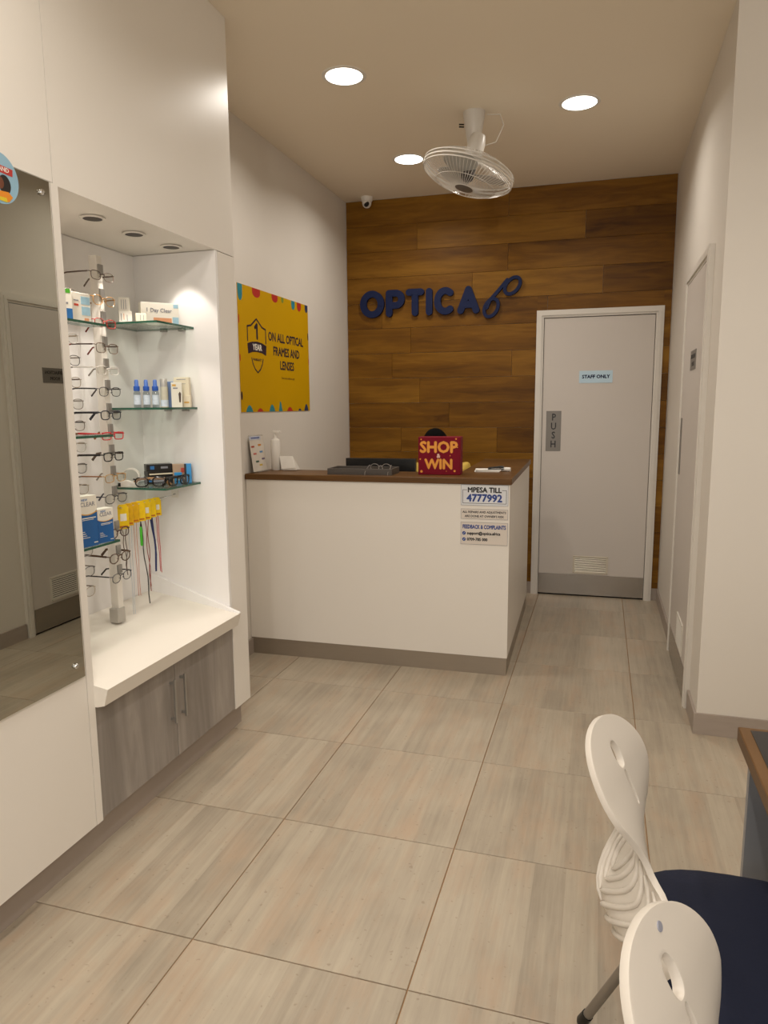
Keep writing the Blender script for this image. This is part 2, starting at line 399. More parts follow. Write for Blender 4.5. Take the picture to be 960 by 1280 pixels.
D1, LEAF1 = make_door('door_1', (BO[0]+((DU0+DU1)/2)*math.cos(BA), BO[1]+((DU0+DU1)/2)*math.sin(BA), 0), BA, DU1-DU0, DT)
struct(D1, 'pale grey door with PUSH plate and STAFF ONLY sign in the oak wall', 'door')
cxd = (DU0+DU1)/2-.75
louvre(LEAF1, -.166-cxd, .088-cxd, .178, .313, -.020, 10, pm('vent paint', '#cfc6b4', .35, metal=.3, var=.04))
PLATE = pm('satin plate', '#85807a', .5, metal=.5, var=.04)
pp = MB().box(-.388-cxd, -.280-cxd, -.0222, -.0195, 1.098, 1.393).build('push_plate', PLATE, LEAF1)
for k, c in enumerate('PUSH'):
    text('lettering', c, .070, BLACK, pp, (-.334-cxd, -.0225, 1.345-k*.066), FY, bold=.0015, xs=.85)
sp_ = MB().box(-.162-cxd, .069-cxd, -.0228, -.0195, 1.592, 1.679).build('door_sign', pm('pale blue sign', '#b9d3e2', .3, var=.02), LEAF1)
text('lettering', 'STAFF ONLY', .034, NAVY, sp_, (-.046-cxd, -.0231, 1.636), FY, bold=.0016)
D2, LEAF2 = make_door('door_2', (XR, 3.92, 0), -PI/2, .88, 2.125, .68)
struct(D2, 'pale grey door with small steel room plate in the side wall', 'door')
louvre(LEAF2, -.02, .235, .185, .345, -.020, 10, pm('vent paint white', '#d8d2c6', .35, var=.04))
sp2 = MB().box(-.055, .155, -.0222, -.0195, 1.605, 1.70).build('door_sign', PLATE, LEAF2)
text('lettering', 'REFRACTION', .030, BLACK, sp2, (.05, -.0225, 1.670), FY, bold=.0006, xs=.95)
text('lettering', 'ROOM', .030, BLACK, sp2, (.05, -.0225, 1.632), FY, bold=.0006, xs=.95)
pull = MB().box(-.36, -.30, -.0222, -.0195, 1.05, 1.36).build('push_plate', PLATE, LEAF2)

# ------------------------------------------------------------------ display unit on the left
XP = -1.50
NB, NY0, NY1, NZ1 = -1.885, 1.766, 2.632, 2.062
U = thing('display_unit', 'white laminate wall unit with lit niche, sloping tray and grey wood doors', 'display unit', (XP, 2.2, 0))
def up(mb, name, m, **k): return mb.build(name, m, U, (-XP, -2.2, 0), **k)
up(MB().box(XL+.001, XP, 1.749, 2.786, NZ1+.002, ZC-.001), 'upper_panel', LAM)
up(MB().box(XL+.001, XP, .60, 1.747, 2.069, ZC-.001), 'upper_panel', LAM)
up(MB().box(XL+.001, XP, YF+.001, .598, 2.069, ZC-.001), 'upper_panel', LAM)
up(MB().box(XL+.001, XP, YF+.001, 1.735, .118, 2.067), 'mirror_panel', LAM)
up(MB().box(XL+.001, XP+.001, 1.737, NY0, .118, 2.067), 'divider_panel', LAM)
up(MB().box(XL+.001, NB, NY0, NY1, .5, NZ1), 'niche_back', LAM2)
up(MB().box(XL+.001, XP, NY1, 2.648, .5, NZ1), 'niche_side', LAM2)
up(MB().box(XL+.001, XP, 2.650, 2.786, .118, NZ1-.001), 'end_panel', LAM)
up(MB().box(XL+.001, XP-.045, YF+.001, 2.775, 0, .120), 'plinth', PLINTH)
up(MB().box(XL+.001, XP-.022, NY0, 2.648, .121, .5), 'cabinet_body', LAM)
for y0, y1, hy in ((NY0+.003, 2.205, 2.172), (2.209, 2.647, 2.240)):
    d = up(MB().box(XP-.021, XP-.002, y0, y1, .122, .498), 'cabinet_door', GREYWOOD, bevel=.001, seg=1)
    MB().box(XP+.014, XP+.022, hy-.005, hy+.005, .270, .440).box(XP-.003, XP+.015, hy-.004, hy+.004, .280, .290).box(XP-.003, XP+.015, hy-.004, hy+.004, .420, .430).build('handle', SATIN, d, bevel=.001, seg=1)
# sloping tray
tr = MB().prism([(NB+.001, .642), (-1.447, .568), (-1.463, .512), (-1.49, .505), (NB+.001, .505)], 1, NY0-.001, NY1-.001)
TRAY = up(tr, 'tray', pm('tray laminate', '#e6dfd4', .4, var=.01))
MB().prism([(NB+.002, .640), (NB+.002, .722), (-1.449, .572), (-1.449, .566)], 1, NY1-.017, NY1-.001).build('tray_lip', LAM2, TRAY)
# niche spots
CAN = pm('spot can black', '#2a1f17', .35, metal=.4)
for i, (x, y) in enumerate(((-1.63, 2.073), (-1.637, 2.302), (-1.63, 2.525), (-1.63, 1.835))):
    t = thing('niche_spotlight', ['recessed dark spotlight in niche ceiling near the mirror strip', 'middle recessed dark spotlight in niche ceiling', 'recessed dark spotlight in niche ceiling above the glass shelves', 'recessed spotlight at the mirror end of niche ceiling'][i], 'spotlight', (x, y, NZ1), group='niche spotlights')
    MB().lathe([(.031, -.004), (.041, -.004), (.041, .0), (.031, .0)], n=24, caps=False).build('trim_ring', WHITEP, t, smooth=True)
    MB().lathe([(.0315, -.0035), (.0315, -.0005), (.004, -.0005)], n=24, caps=True).build('reflector', CAN, t, smooth=True)
    l = bpy.data.lights.new('niche_spot_lamp', 'SPOT'); l.energy = NICHE_W*(.5 if i == 2 else 1); l.color = NWARM; l.spot_size = R(80); l.spot_blend = .3; l.shadow_soft_size = .012
    lo = ob('niche_spot_lamp', l, t, (0, 0, -.012))

# mirror with stand-off screws
MIRROR = pm('mirror silver', '#b9b9b0', .01, metal=1, var=.0)
M = thing('wall_mirror', 'large frameless mirror fixed to the white wall unit', 'mirror', (XP, 1.2, .62))
MB().box(0, .006, -1.10, .526, .004, 1.444).build('mirror_glass', [MIRROR], M)
for y, z in ((.487, .050), (.493, 1.408), (-1.0, .050), (-1.0, 1.408)):
    MB().lathe([(.009, .006), (.009, .011), (.007, .014), (.003, .015)], (0, y, z), 14, axis=0).build('fixing_screw', CHROME, M, smooth=True)
# round sticker across the mirror's upper edge
ST = thing('round_sticker', 'round light blue advertising sticker with red banner on mirror edge', 'sticker', (XP+.0065, 1.549, 2.026), FX)
MB().prism(circ(.0635, 40), 2, 0, .0012).build('sticker_disc', pm('sticker blue', '#8fb4c8', .4, var=.12, scale=9), ST)
poly('banner', [(-.044, .034), (.046, .030), (.044, .012), (-.046, .015)], pm('banner red', '#b5332e', .4), ST, .0012, .0016)
text('lettering', 'LAND', .016, WHITEP, ST, (.012, .023, .0017), bold=.0003)
poly('printed_hair', circ(.020, 20, .016, -.014, .024), pm('print black', '#18120f', .5), ST, .0012, .0016)
poly('printed_face', circ(.011, 16, .002, -.012, .015), pm('print brown', '#6a3a22', .5), ST, .0016, .0019)
poly('printed_shirt', [(-.026, -.054), (-.018, -.034), (.026, -.030), (.040, -.040), (.026, -.055)], pm('print orange', '#e08a1e', .5), ST, .0016, .0019)
poly('printed_shirt', [(-.02, -.056), (-.015, -.048), (.018, -.046), (.020, -.057)], pm('print yellow', '#d9c02a', .5), ST, .0019, .0022)

# glass shelves
def shelf(name, label, x0, x1, y0, y1, z, group, brackets):
    mb = MB().box(x0, x1, y0, y1, -.004, .004)
    me = mb.mesh(name, [GLASSM, GEDGE])
    for p in me.polygons:
        if abs(p.normal.z) < .5: p.material_index = 1
    t = thing(name, label, 'shelf', (0, 0, z), group=group)
    ob('glass_plate', me, t)
    for b in brackets:
        MB().box(*b).build('bracket', SATIN, t, bevel=.001, seg=1)
    return t
SR = [1.762, 1.437, 1.124]
for z, l in zip(SR, ('topmost clear glass corner shelf in niche, holding white boxes', 'middle clear glass corner shelf in niche, holding spray bottles', 'lowest clear glass corner shelf in niche, holding spectacles and dark boxes')):
    shelf('glass_shelf', l, NB+.0015, -1.612, 2.375, NY1-.0015, z, 'glass shelves in the niche', [(NB+.001, NB+.02, 2.44, 2.47, -.012, -.004), (-1.76, -1.735, NY1-.02, NY1-.001, -.012, -.004), (-1.675, -1.65, NY1-.02, NY1-.001, -.012, -.004)])
SLX0, SLX1, SLY0, SLY1 = -1.70, -1.63, 1.905, 2.108
SLZ = [1.720, 1.3455, .972]
for z, l in zip(SLZ, ('topmost small glass shelf on the rods, holding white boxes', 'bare small glass shelf on the rods beside red spectacles', 'lowest small glass shelf on the rods, holding blue boxes')):
    shelf('rod_shelf', l, SLX0, SLX1, SLY0, SLY1, z, 'small glass shelves on the rods', [(-1.742, SLX0+.02, 1.975, 1.983, -.008, -.004)])

# ------------------------------------------------------------------ spectacles and rods
def lens_path(w, h, p, cx, n=20, dz=0):
    out = []
    for k in range(n):
        a = 2*PI*k/n; c, s = math.cos(a), math.sin(a)
        x = w/2*math.copysign(abs(c)**p, c); z = h/2*math.copysign(abs(s)**p, s)
        x *= 1+.08*(z/h)
        out.append((cx+x, 0, z+dz))
    return out
GL = {}
def glasses(label, loc, rot, fcol, tcol, w=.048, h=.032, p=.7, r=.0016, half=False, group=None, tipc=None, top=None, folded=False):
    key = (fcol, tcol, w, h, p, r, half, tipc, top)
    t = thing('spectacles', label, 'glasses', loc, rot, group)
    if key not in GL:
        fm = pm('frame '+fcol, fcol, .25, var=.08); tm = pm('frame '+tcol, tcol, .25, var=.08)
        c = w/2+.009; mb = MB()
        for s in (-1, 1):
            pts = lens_path(w, h, p, s*c)
            mb.tube(pts, r, 5, True)
            if top: mb.tube([(s*(c-w*.45), .0, h*.47), (s*c, .0012, h*.52), (s*(c+w*.5), 0, h*.46)], top, 5)
            mb.tube([(s*(c+w/2), 0, h*.3), (s*(c+w/2+.006), -.002, h*.33), (s*(c+w/2+.007), -.010, h*.33)], r*1.15, 5)
            mb.tube([(s*(c-w*.42), 0, -h*.05), (s*(c-w*.42-.003), -.006, -h*.12)], .0012, 4)
        mb.tube([(-.011, 0, h*.16), (0, .002, h*.26), (.011, 0, h*.16)], r*1.1, 5)
        front = mb.mesh('front_frame', fm, smooth=60)
        lens = MB().add([(x-c, y, z) for x, y, z in lens_path(w*.97, h*.97, p, c)], [tuple(range(20))]).mesh('lens', LENS)
        X = c+w/2+.007
        tmp = MB().tube([(0, -.010, h*.33), (0, -.055, h*.33), (0, -.100, h*.31)], r*1.2, 6, flat=((1, 0, 0), .6, 1.5)).mesh('temple', tm, smooth=60)
        tip = MB().tube([(0, -.100, h*.31), (-.0, -.116, h*.22), (-.0, -.140, -.018)], [r*1.2, r*1.5, r*1.7], 6, flat=((1, 0, 0), .6, 1.5)).mesh('temple_tip', pm('frame '+(tipc or tcol), tipc or tcol, .3), smooth=60)
        GL[key] = (front, lens, tmp, tip, c, X)
    front, lens, tmp, tip, c, X = GL[key]
    ob('front_frame', front, t)
    for s in (-1, 1):
        ob('lens', lens, t, (s*c, 0, 0))
        q = ob('temple', tmp, t, (s*X, (-.011-.004*(s > 0)) if folded else 0, 0), (0, 0, R(-84*s) if folded else 0)); ob('temple_tip', tip, q)
    return t
RX, RYA, RYB = -1.757, 2.232, 2.012
def rod(y, label, zs):
    t = thing('display_rod', label, 'display rod', (RX, y, .62), group='spectacle display rods')
    MB().box(-.017, .017, -.015, .015, .04, 1.36).build('post', WHITEP, t, bevel=.002, seg=1)
    MB().box(-.018, .022, -.028, .016, .006, .062).build('base_block', pm('rod base grey', '#b5b0a8', .4), t, bevel=.002, seg=1)
    me = MB().box(.017, .024, -.012, .012, .0, .032).mesh('lock_module', SATIN, bevel=.001, seg=1)
    pin = MB().tube([(.017, 0, -.003), (.034, 0, -.003)], .003, 6).mesh('lock_pin', SATIN)
    for z in zs:
        m = ob('lock_module', me, t, (0, 0, z-.62)); ob('lock_pin', pin, m)
    return t
rowsA = [(343, '#5c4a40', '#5c4a40', None), (372, '#a8793a', '#8a6a48', None), (399, '#b3362e', '#7c2a22', None), (429, '#5d4637', '#4a3a30', '#7a2f1c'), (456, '#cfc9c2', '#cfc9c2', '#8a8278'),
         (482, '#3e3a3c', '#3a3838', '#3a3230'), (511, '#2d3036', '#23242a', '#23242a'), (537, '#c32a30', '#c32a30', '#8c5a30'), (563, '#231d1a', '#231d1a', '#5a4a3c'), (590, '#b48a4a', '#a0704a', '#8a8278'),
         (616, '#2c2a2e', '#4a4a50', None), (661, '#4a3230', '#4a3230', None), (693, '#54361c', '#4c3420', None), (719, '#2b2d3c', '#35312e', None)]
labA = ['brown rectangular spectacles at the top of the display rod', 'tan gold-rimmed spectacles second from the top of the rod', 'red and brown spectacles beside the topmost small glass shelf', 'thin brown spectacles with rust temple tips on the rod',
        'clear pale spectacles on the rod between brown and charcoal pairs', 'thin charcoal spectacles on the rod below the clear pair', 'slate spectacles with thick dark temples on the rod', 'bright red spectacles above the bare small glass shelf',
        'black spectacles with bold temples below the bare glass shelf', 'fine gold wire spectacles on the rod below black pair', 'thin dark spectacles on the rod just above the blue boxes', 'dark maroon spectacles on the rod behind the blue boxes',
        'tortoiseshell round spectacles below the blue boxes', 'dark blue-grey spectacles lowest on the rod']
def zrow(py):      # height of a row of spectacles on the rod, read off along the rod
    return 1.9115-(py-343)*(1.9115-.812)/(719-343)
zsA = [zrow(r[0]) for r in rowsA]
rod(RYA, 'white display rod carrying spectacles beside the yellow cord packets', [z+.006 for z in zsA])
shp = [(.048, .030, .62), (.046, .034, .8), (.046, .030, .6), (.050, .034, .62), (.048, .030, .62), (.046, .032, .75), (.048, .032, .7), (.048, .026, .55), (.048, .030, .7), (.048, .030, .7), (.048, .034, .85), (.046, .034, .9), (.046, .036, .95), (.048, .034, .9)]
for i, ((py, fc, tc, tip), z) in enumerate(zip(rowsA, zsA)):
    w, h, p = shp[i]
    bold = i in (6, 7, 8, 11, 12)
    glasses(labA[i], (-1.722, RYA-.010+.002*math.sin(i*3), z-.006), (R(random.uniform(-2, 2)), 0, -PI/2+R(random.uniform(-3, 3))), fc, tc, w, h, p, .0021 if bold else .0014, group='spectacles on the display rods', tipc=tip, top=(.0026 if i in (7, 8) else None))
zsB = [1.9115-.0835-i*.0735 for i in range(15)]
rod(RYB, 'white display rod carrying spectacles next to the mirror strip', [z+.006 for z in zsB])
colB = ['#8a8078', '#6a5a50', '#b0a8a0', '#4a4644', '#a89a88']
ORD = 'first second third fourth fifth sixth seventh eighth ninth tenth eleventh twelfth thirteenth fourteenth fifteenth'.split()
for i, z in enumerate(zsB):
    if any(abs(z-s-.004) < .022 for s in SLZ): continue
    glasses('%s spectacles, %s from the top of the mirror-side rod' % (['grey', 'brown', 'pale silver', 'charcoal', 'beige'][i % 5], ORD[i]), (-1.722, RYB+.004, z-.006), (0, 0, -PI/2+R(random.uniform(-4, 4))), colB[i % 5], colB[(i+2) % 5], .048, .034, .75, .0013, group='spectacles on the mirror-side rod', tipc='#7d6f66')

# ------------------------------------------------------------------ boxes and bottles on the shelves
def box_thing(name, label, cat, loc, size, rotz, bm_, prints=(), group=None, face=-1):
    # size x,y,z; base at loc; prints on the -y face: (x0,x1,z0,z1,mat) fractions; texts: (str, size, x, z, mat)
    t = thing(name, label, cat, loc, (0, 0, rotz), group)
    sx, sy, sz = size
    MB().box(-sx/2, sx/2, -sy/2, sy/2, 0, sz).build('carton', bm_, t, bevel=.0008, seg=1)
    for p in prints:
        if isinstance(p[0], str):
            text('lettering', p[0], p[1], p[4], t, (p[2]*sx, -sy/2-.0009, p[3]*sz), FY, ext=.0001, bold=p[1]*.02)
        elif isinstance(p[0], list):
            MB().prism([(a*sx, b*sz) for a, b in p[0]], 1, -sy/2-.0007, -sy/2).build('printed_panel', p[1], t)
        else:
            MB().box(p[0]*sx, p[1]*sx, -sy/2-.0006, -sy/2, p[2]*sz, p[3]*sz).build('printed_panel', p[4], t)
    return t
CARD = pm('white card', '#e9e4d8', .5, var=.02); CARD2 = pm('cream card', '#e4d8c0', .5, var=.03)
PBLUE = pm('print blue', '#2f6fae', .4, var=.1); PLBLUE = pm('print pale blue', '#9fc4d6', .45, var=.15, scale=60); PGREEN = pm('print green', '#4fa62e', .4, var=.1)
PORANGE = pm('print salmon', '#d89a72', .45, var=.1, scale=40); PGREY = pm('print grey', '#8a8a92', .5); PRED = pm('print red', '#c2452f', .5)
DBLUE = pm('carton deep blue', '#1f5ea0', .3, var=.25, scale=8); GOLDP = pm('print gold', '#d8a84a', .4)
zT = SR[0]+.004
# niche shelf boxes face +X (towards the room, rotz = +90deg) a little turned to the camera
FR = R(52)
box_thing('carton_box', 'long white carton with grey lettering and salmon panel on top glass shelf', 'box', (-1.715, 2.545, zT), (.150, .035, .088), R(50), CARD,
          [('1 Day Clear', .021, -.03, .66, PGREY), (-.18, .30, .12, .34, PORANGE), (.33, .49, .04, .40, PLBLUE), (.36, .49, .80, .97, PLBLUE)], 'cartons on the top glass shelf')
box_thing('carton_box', 'low white carton lying under the upright box on top glass shelf', 'box', (-1.797, 2.440, zT), (.048, .040, .047), R(40), CARD,
          [(-.35, -.30, .2, .8, PGREY), (-.15, -.10, .3, .8, PORANGE), (.1, .15, .2, .7, PGREY)], 'cartons on the top glass shelf')
box_thing('carton_box', 'upright white carton with grey text stacked on a lower carton', 'box', (-1.800, 2.443, zT+.047), (.040, .034, .052), R(30), CARD,
          [(-.25, -.20, .15, .85, PGREY), (-.05, 0, .15, .85, PGREY), (.15, .20, .15, .85, PGREY)], 'cartons on the top glass shelf')
box_thing('carton_box', 'small cream carton in front of the long white carton', 'box', (-1.735, 2.452, zT), (.040, .026, .038), R(42), CARD2,
          [(-.1, -.04, .3, .85, PGREY), (.2, .26, .3, .85, PGREY)], 'cartons on the top glass shelf')
# bottles
zM = SR[1]+.004
BLUECAP = pm('blue cap', '#2458b8', .35, var=.08); CLEARB = glass('clear bottle', '#e3e9ee', .9, .05); SILV = pm('silver can', '#b9b6b2', .35, metal=.4, var=.05)
LBL = pm('bottle label', '#c9d3e0', .5, var=.25, scale=90)
def spray(loc, label):
    t = thing('spray_bottle', label, 'bottle', loc, (0, 0, 0), 'lens cleaner bottles on the middle glass shelf')
    MB().lathe([(.0125, 0), (.0135, .002), (.0135, .058), (.011, .064), (.007, .067)], n=20).build('bottle_body', CLEARB, t, smooth=True)
    MB().lathe([(.0138, .012), (.0138, .050)], n=20, caps=False).build('label_wrap', LBL, t, smooth=True)
    MB().lathe([(.0118, .066), (.0122, .068), (.0122, .083), (.010, .085)], n=20).build('collar', BLUECAP, t, smooth=True)
    MB().lathe([(.0085, .085), (.008, .105), (.006, .110)], n=16).build('nozzle', pm('blue nozzle', '#5a7fd0', .3), t, smooth=True)
sprayL = ['clear spray bottle with blue cap, next to the niche back wall', 'clear spray bottle with blue cap, between two like it', 'clear spray bottle with blue cap, next to the silver capped bottle']
def shelfpt(px, X): return X
for i, (x, y) in enumerate(((-1.775, 2.455), (-1.745, 2.475), (-1.715, 2.492))): spray((x, y, zM), sprayL[i])
t = thing('pump_can', 'slim silver capped bottle beside the blue capped sprays', 'bottle', (-1.688, 2.512, zM))
MB().lathe([(.0145, 0), (.015, .003), (.015, .080), (.0145, .082)], n=20).build('bottle_body', pm('grey label bottle', '#c4bfae', .4, var=.15, scale=70), t, smooth=True)
MB().lathe([(.0145, .082), (.0145, .112), (.0135, .114)], n=20).build('cap', SILV, t, smooth=True)
MB().lathe([(.0152, .004), (.0152, .03)], n=20, caps=False).build('label_wrap', LBL, t, smooth=True)
box_thing('carton_box', 'blue edged slim carton behind the silver capped bottle', 'box', (-1.688, 2.552, zM), (.028, .022, .104), R(40), pm('carton slate', '#6f86b4', .4), [], 'cartons on the middle glass shelf')
box_thing('carton_box', 'white carton with yellow and black print beside silver bottle', 'box', (-1.652, 2.545, zM), (.042, .026, .100), R(35), CARD,
          [(-.40, -.05, .84, .92, GOLDP), (-.32, .1, .74, .79, PGREY), ([(.20, .2), (.34, .2), (.40, .55), (.30, .63), (.16, .55)], pm('print dark', '#4a3a2e', .5))], 'cartons on the middle glass shelf')
box_thing('carton_box', 'tall pale carton standing against the niche side wall', 'box', (-1.658, 2.598, zM), (.062, .026, .122), R(15), CARD2, [(-.3, .3, .92, .94, PGREY), (-.3, .3, .78, .79, PGREY)], 'cartons on the middle glass shelf')
box_thing('carton_box', 'low cream carton with gold print at the shelf end', 'box', (-1.633, 2.590, zM), (.032, .022, .048), R(20), CARD2, [(-.3, .3, .35, .48, GOLDP)], 'cartons on the middle glass shelf')
# lower shelf
zB = SR[2]+.004
BK = pm('carton black', '#1a1614', .35, var=.2); SKY = pm('carton sky blue', '#2f8fd0', .35, var=.1); TANC = pm('carton tan', '#b89a80', .5, var=.15)
box_thing('carton_box', 'flat black carton with pale print at bottom of the pile on lowest shelf', 'box', (-1.757, 2.555, zB), (.120, .06, .030), R(48), BK, [(-.3, .2, .3, .5, PGREY), (-.45, -.35, .3, .7, PBLUE)], 'cartons on the lowest glass shelf')
box_thing('carton_box', 'flat black carton with white stripes in middle of the pile', 'box', (-1.760, 2.558, zB+.030), (.115, .06, .022), R(50), BK, [(-.45, .45, .35, .6, CARD2)], 'cartons on the lowest glass shelf')
box_thing('carton_box', 'flat black carton with blue badge on top of the pile', 'box', (-1.768, 2.560, zB+.052), (.105, .055, .028), R(45), BK, [(-.36, -.20, .25, .75, PBLUE), (.05, .32, .35, .65, PGREY)], 'cartons on the lowest glass shelf')
box_thing('carton_box', 'tan carton with red dot leaning on black pile', 'box', (-1.690, 2.595, zB), (.055, .03, .078), R(35), TANC, [(.1, .4, .55, .8, PRED)], 'cartons on the lowest glass shelf')
box_thing('carton_box', 'sky blue upright carton with black edge on lowest shelf', 'box', (-1.652, 2.600, zB), (.028, .03, .080), R(30), SKY, [(-.5, -.2, 0, 1, BK)], 'cartons on the lowest glass shelf')
box_thing('carton_box', 'short sky blue carton in front of the tan carton', 'box', (-1.672, 2.556, zB), (.030, .018, .046), R(40), SKY, [(-.2, .25, .3, .6, PLBLUE)], 'cartons on the lowest glass shelf')
glasses('black thick rimmed spectacles standing on the lowest glass shelf', (-1.632, 2.500, zB+.0205), (0, 0, R(-97)), '#15110f', '#15110f', .052, .036, .62, .0029, top=.003, folded=True)
glasses('black and tan spectacles standing behind thick rimmed pair on lowest shelf', (-1.705, 2.412, zB+.0205), (0, 0, R(-150)), '#1c1613', '#a0764a', .048, .036, .7, .0027, folded=True)
# clear tape-like spool with white band
t = thing('clear_spool', 'clear and white round spool at the near end of lowest shelf', 'spool', (-1.815, 2.440, zB), (0, 0, R(25)))
MB().lathe([(.036, -.013), (.036, .013), (.031, .013), (.031, -.013), (.036, -.013)], (0, 0, .036), 28, axis=1, caps=False).build('band', WHITEP, t, smooth=True)
MB().lathe([(.0308, -.004), (.0308, .004)], (0, 0, .036), 28, axis=1).build('window_disc', ACRYL, t, smooth=True)
t = thing('plastic_pouch', 'white folded pouch with black tab on lowest glass shelf', 'pouch', (-1.800, 2.395, zB), (0, 0, R(25)))
MB().prism([(-.035, 0), (.04, 0), (.036, .016), (.0, .028), (-.03, .022)], 1, -.012, .010).build('pouch_body', WHITEP, t, bevel=.003)
MB().box(-.034, -.024, -.0128, -.0119, .003, .018).build('tab', BLACK, t)
# boxes on the small rod shelves
zl = SLZ[0]+.004
box_thing('carton_box', 'white carton with green top and blue panel on small top shelf', 'box', (-1.664, 1.945, zl), (.046, .030, .095), R(72), CARD,
          [(-.5, .4, .86, 1.0, PGREEN), (-.3, .5, .02, .36, PBLUE), (-.2, .2, .5, .56, PGREY)], 'cartons on the small top shelf')
box_thing('carton_box', 'white carton with pale blue lettering block on small top shelf', 'box', (-1.662, 2.010, zl), (.076, .036, .090), R(82), CARD,
          [(-.02, .46, .60, .88, PLBLUE), (0, .46, .22, .52, PLBLUE), (-.40, -.16, .52, .60, PRED), (-.4, -.15, .70, .74, PGREY), (.12, .36, .03, .12, PORANGE)], 'cartons on the small top shelf')
zl = SLZ[2]+.004
def bluebox(label, loc, s, rz):
    w, d, h = s
    arc = [(-.5, 1), (-.5, .70)]+[(-.5+k/8, .70-.055*math.sin(PI*k/8)) for k in range(1, 8)]+[(.5, .70+.02), (.5, 1)]
    arc2 = [(-.5, .705)]+[(-.5+k/8, .70-.055*math.sin(PI*k/8)) for k in range(1, 9)]+[(-.5+k/8, .70-.055*math.sin(PI*k/8)-.022) for k in range(8, 0, -1)]
    t = box_thing('lens_carton', label, 'box', loc, s, rz, DBLUE, [(arc, CARD), (arc2, GOLDP), ('CLEAR', w*.26, .02, .84, PGREY), ('NEW', w*.14, -.14, .93, PBLUE), (-.30, .42, .56, .58, CARD), (-.30, .30, .53, .54, CARD),
                   (-.40, -.20, .30, .31, CARD), (-.40, -.15, .26, .27, CARD), (-.40, -.1, .22, .23, CARD), (-.40, .05, .18, .19, CARD), (.25, .45, .06, .08, CARD)], 'blue and white cartons')
    MB().box(-w/2, w/2, -d/2, d/2, h, h+.001).build('carton_top', CARD, t)
bluebox('tall blue and white carton with CLEAR lettering on lowest small shelf', (-1.662, 1.968, zl), (.078, .04, .172), R(80))
bluebox('shorter blue and white carton beside the tall one on small shelf', (-1.658, 2.052, zl), (.070, .036, .118), R(82))
box_thing('lens_carton', 'dark blue carton next to the mirror strip on lowest small shelf', 'box', (-1.668, 1.915, zl), (.016, .04, .135), R(75), pm('carton navy', '#1b3a66', .35), [], 'blue and white cartons')

# ------------------------------------------------------------------ hanging spectacle cords on a wire prong
HX, HZ = -1.742, 1.062
t = thing('wire_hook', 'long chrome wire display hook fixed to the niche side wall', 'hook', (HX, NY1, HZ))
MB().tube([(0, -.001, .012), (0, -.02, .008), (0, -.36, 0), (0, -.372, .006)], .0022, 6).tube([(0, -.012, .0115), (.012, -.012, .012), (.012, -.10, .008), (.004, -.112, .0062)], .0016, 5).build('prong', CHROME, t, smooth=True)
MB().box(-.015, .018, -.003, -.0005, -.004, .028).build('wall_plate', WHITEP, t)
YEL = pm('packet yellow', '#efc70f', .4, var=.18, scale=60); YEL2 = pm('packet amber', '#d9a80a', .4, var=.25, scale=50)
def cord_pack(label, y, h, w, col, paths, m=YEL, r=.0016, bead=None, badge=None, flatw=None):
    t = thing('cord_packet', label, 'cord', (HX, y, HZ+.003), (R(0), 0, R(58)), 'spectacle cords on the wire hook')
    MB().prism([(-w/2, -h), (w/2, -h), (w/2, -.004), (w*.3, .010), (-w*.3, .010), (-w/2, -.004)], 1, -.0035, .0035).build('packet_card', m, t, bevel=.001, seg=1)
    if badge: MB().box(-w*.28, w*.28, -.0042, -.0034, -h*.62, -h*.30).build('badge', badge, t)
    MB().box(-w*.35, w*.35, -.0040, -.0034, -h*.92, -h*.84).build('badge', pm('badge amber', '#b5640f', .5), t)
    cm = pm('cord '+col, col, .6, var=.12, scale=60)
    mb = MB()
    for p in paths: mb.tube([(a, 0, -h+.004+b) for a, b in p], r, 5, flat=(None if not flatw else ((0, 1, 0), .5, flatw)))
    mb.build('cord', cm, t, smooth=60)
    if bead: MB().lathe([(.003, -h-bead[2]), (.0052, -h-bead[2]+.004), (.0052, -h-bead[1]-.004), (.003, -h-bead[1])], (bead[3], 0, 0), 10).build('slide_bead', bead[0], t, smooth=True)
def wob(x0, x1, L, amp=.002, n=9, ph=0): return [(x0+(x1-x0)*k/n+amp*math.sin(ph+k*1.3), -L*k/n) for k in range(n+1)]
cord_pack('yellow cord packet with white badge and long brown looped cord', 2.278, .086, .044, '#5a463c', [wob(-.008, .006, .17, .003), wob(.008, .002, .185, .003, ph=2), wob(.006, .03, .35, .004, ph=1)][:2], badge=CARD)
cord_pack('amber cord packet with thin pale grey cord', 2.314, .078, .034, '#b6bcc4', [wob(-.006, -.004, .36, .001), wob(.006, .002, .36, .001, ph=1)], YEL2, r=.0012)
cord_pack('yellow cord packet with thin salmon beaded cord', 2.350, .072, .034, '#c08a78', [wob(-.008, -.002, .30, .001), wob(.004, .004, .30, .001, ph=2)], YEL2, r=.0013)
cord_pack('yellow cord packet with black cord through a green bead', 2.386, .072, .040, '#241f1d', [wob(-.002, -.002, .06, .001), wob(-.002, .02, .345, .003)], YEL, r=.0022, bead=(pm('bead green', '#49c02a', .35), .022, .10, -.002))
cord_pack('yellow cord packet with red and dark braided cord', 2.422, .072, .040, '#8c3a32', [wob(-.006, .006, .30, .003), wob(.006, .002, .28, .003, ph=2)], YEL, badge=CARD)
cord_pack('yellow cord packet with broad navy strap', 2.458, .068, .040, '#1e2a5c', [[(-.006, 0), (.0, -.05), (.008, -.10), (.010, -.16), (.006, -.23)], [(.0, 0), (.004, -.06), (.010, -.13), (.006, -.22)]], YEL, r=.0026, flatw=1.5)
cord_pack('yellow cord packet with thin bright red cord nearest niche side', 2.494, .066, .040, '#b5232e', [wob(-.004, .004, .24, .001), wob(.004, .008, .245, .001, ph=1)], YEL, r=.0014, badge=CARD)

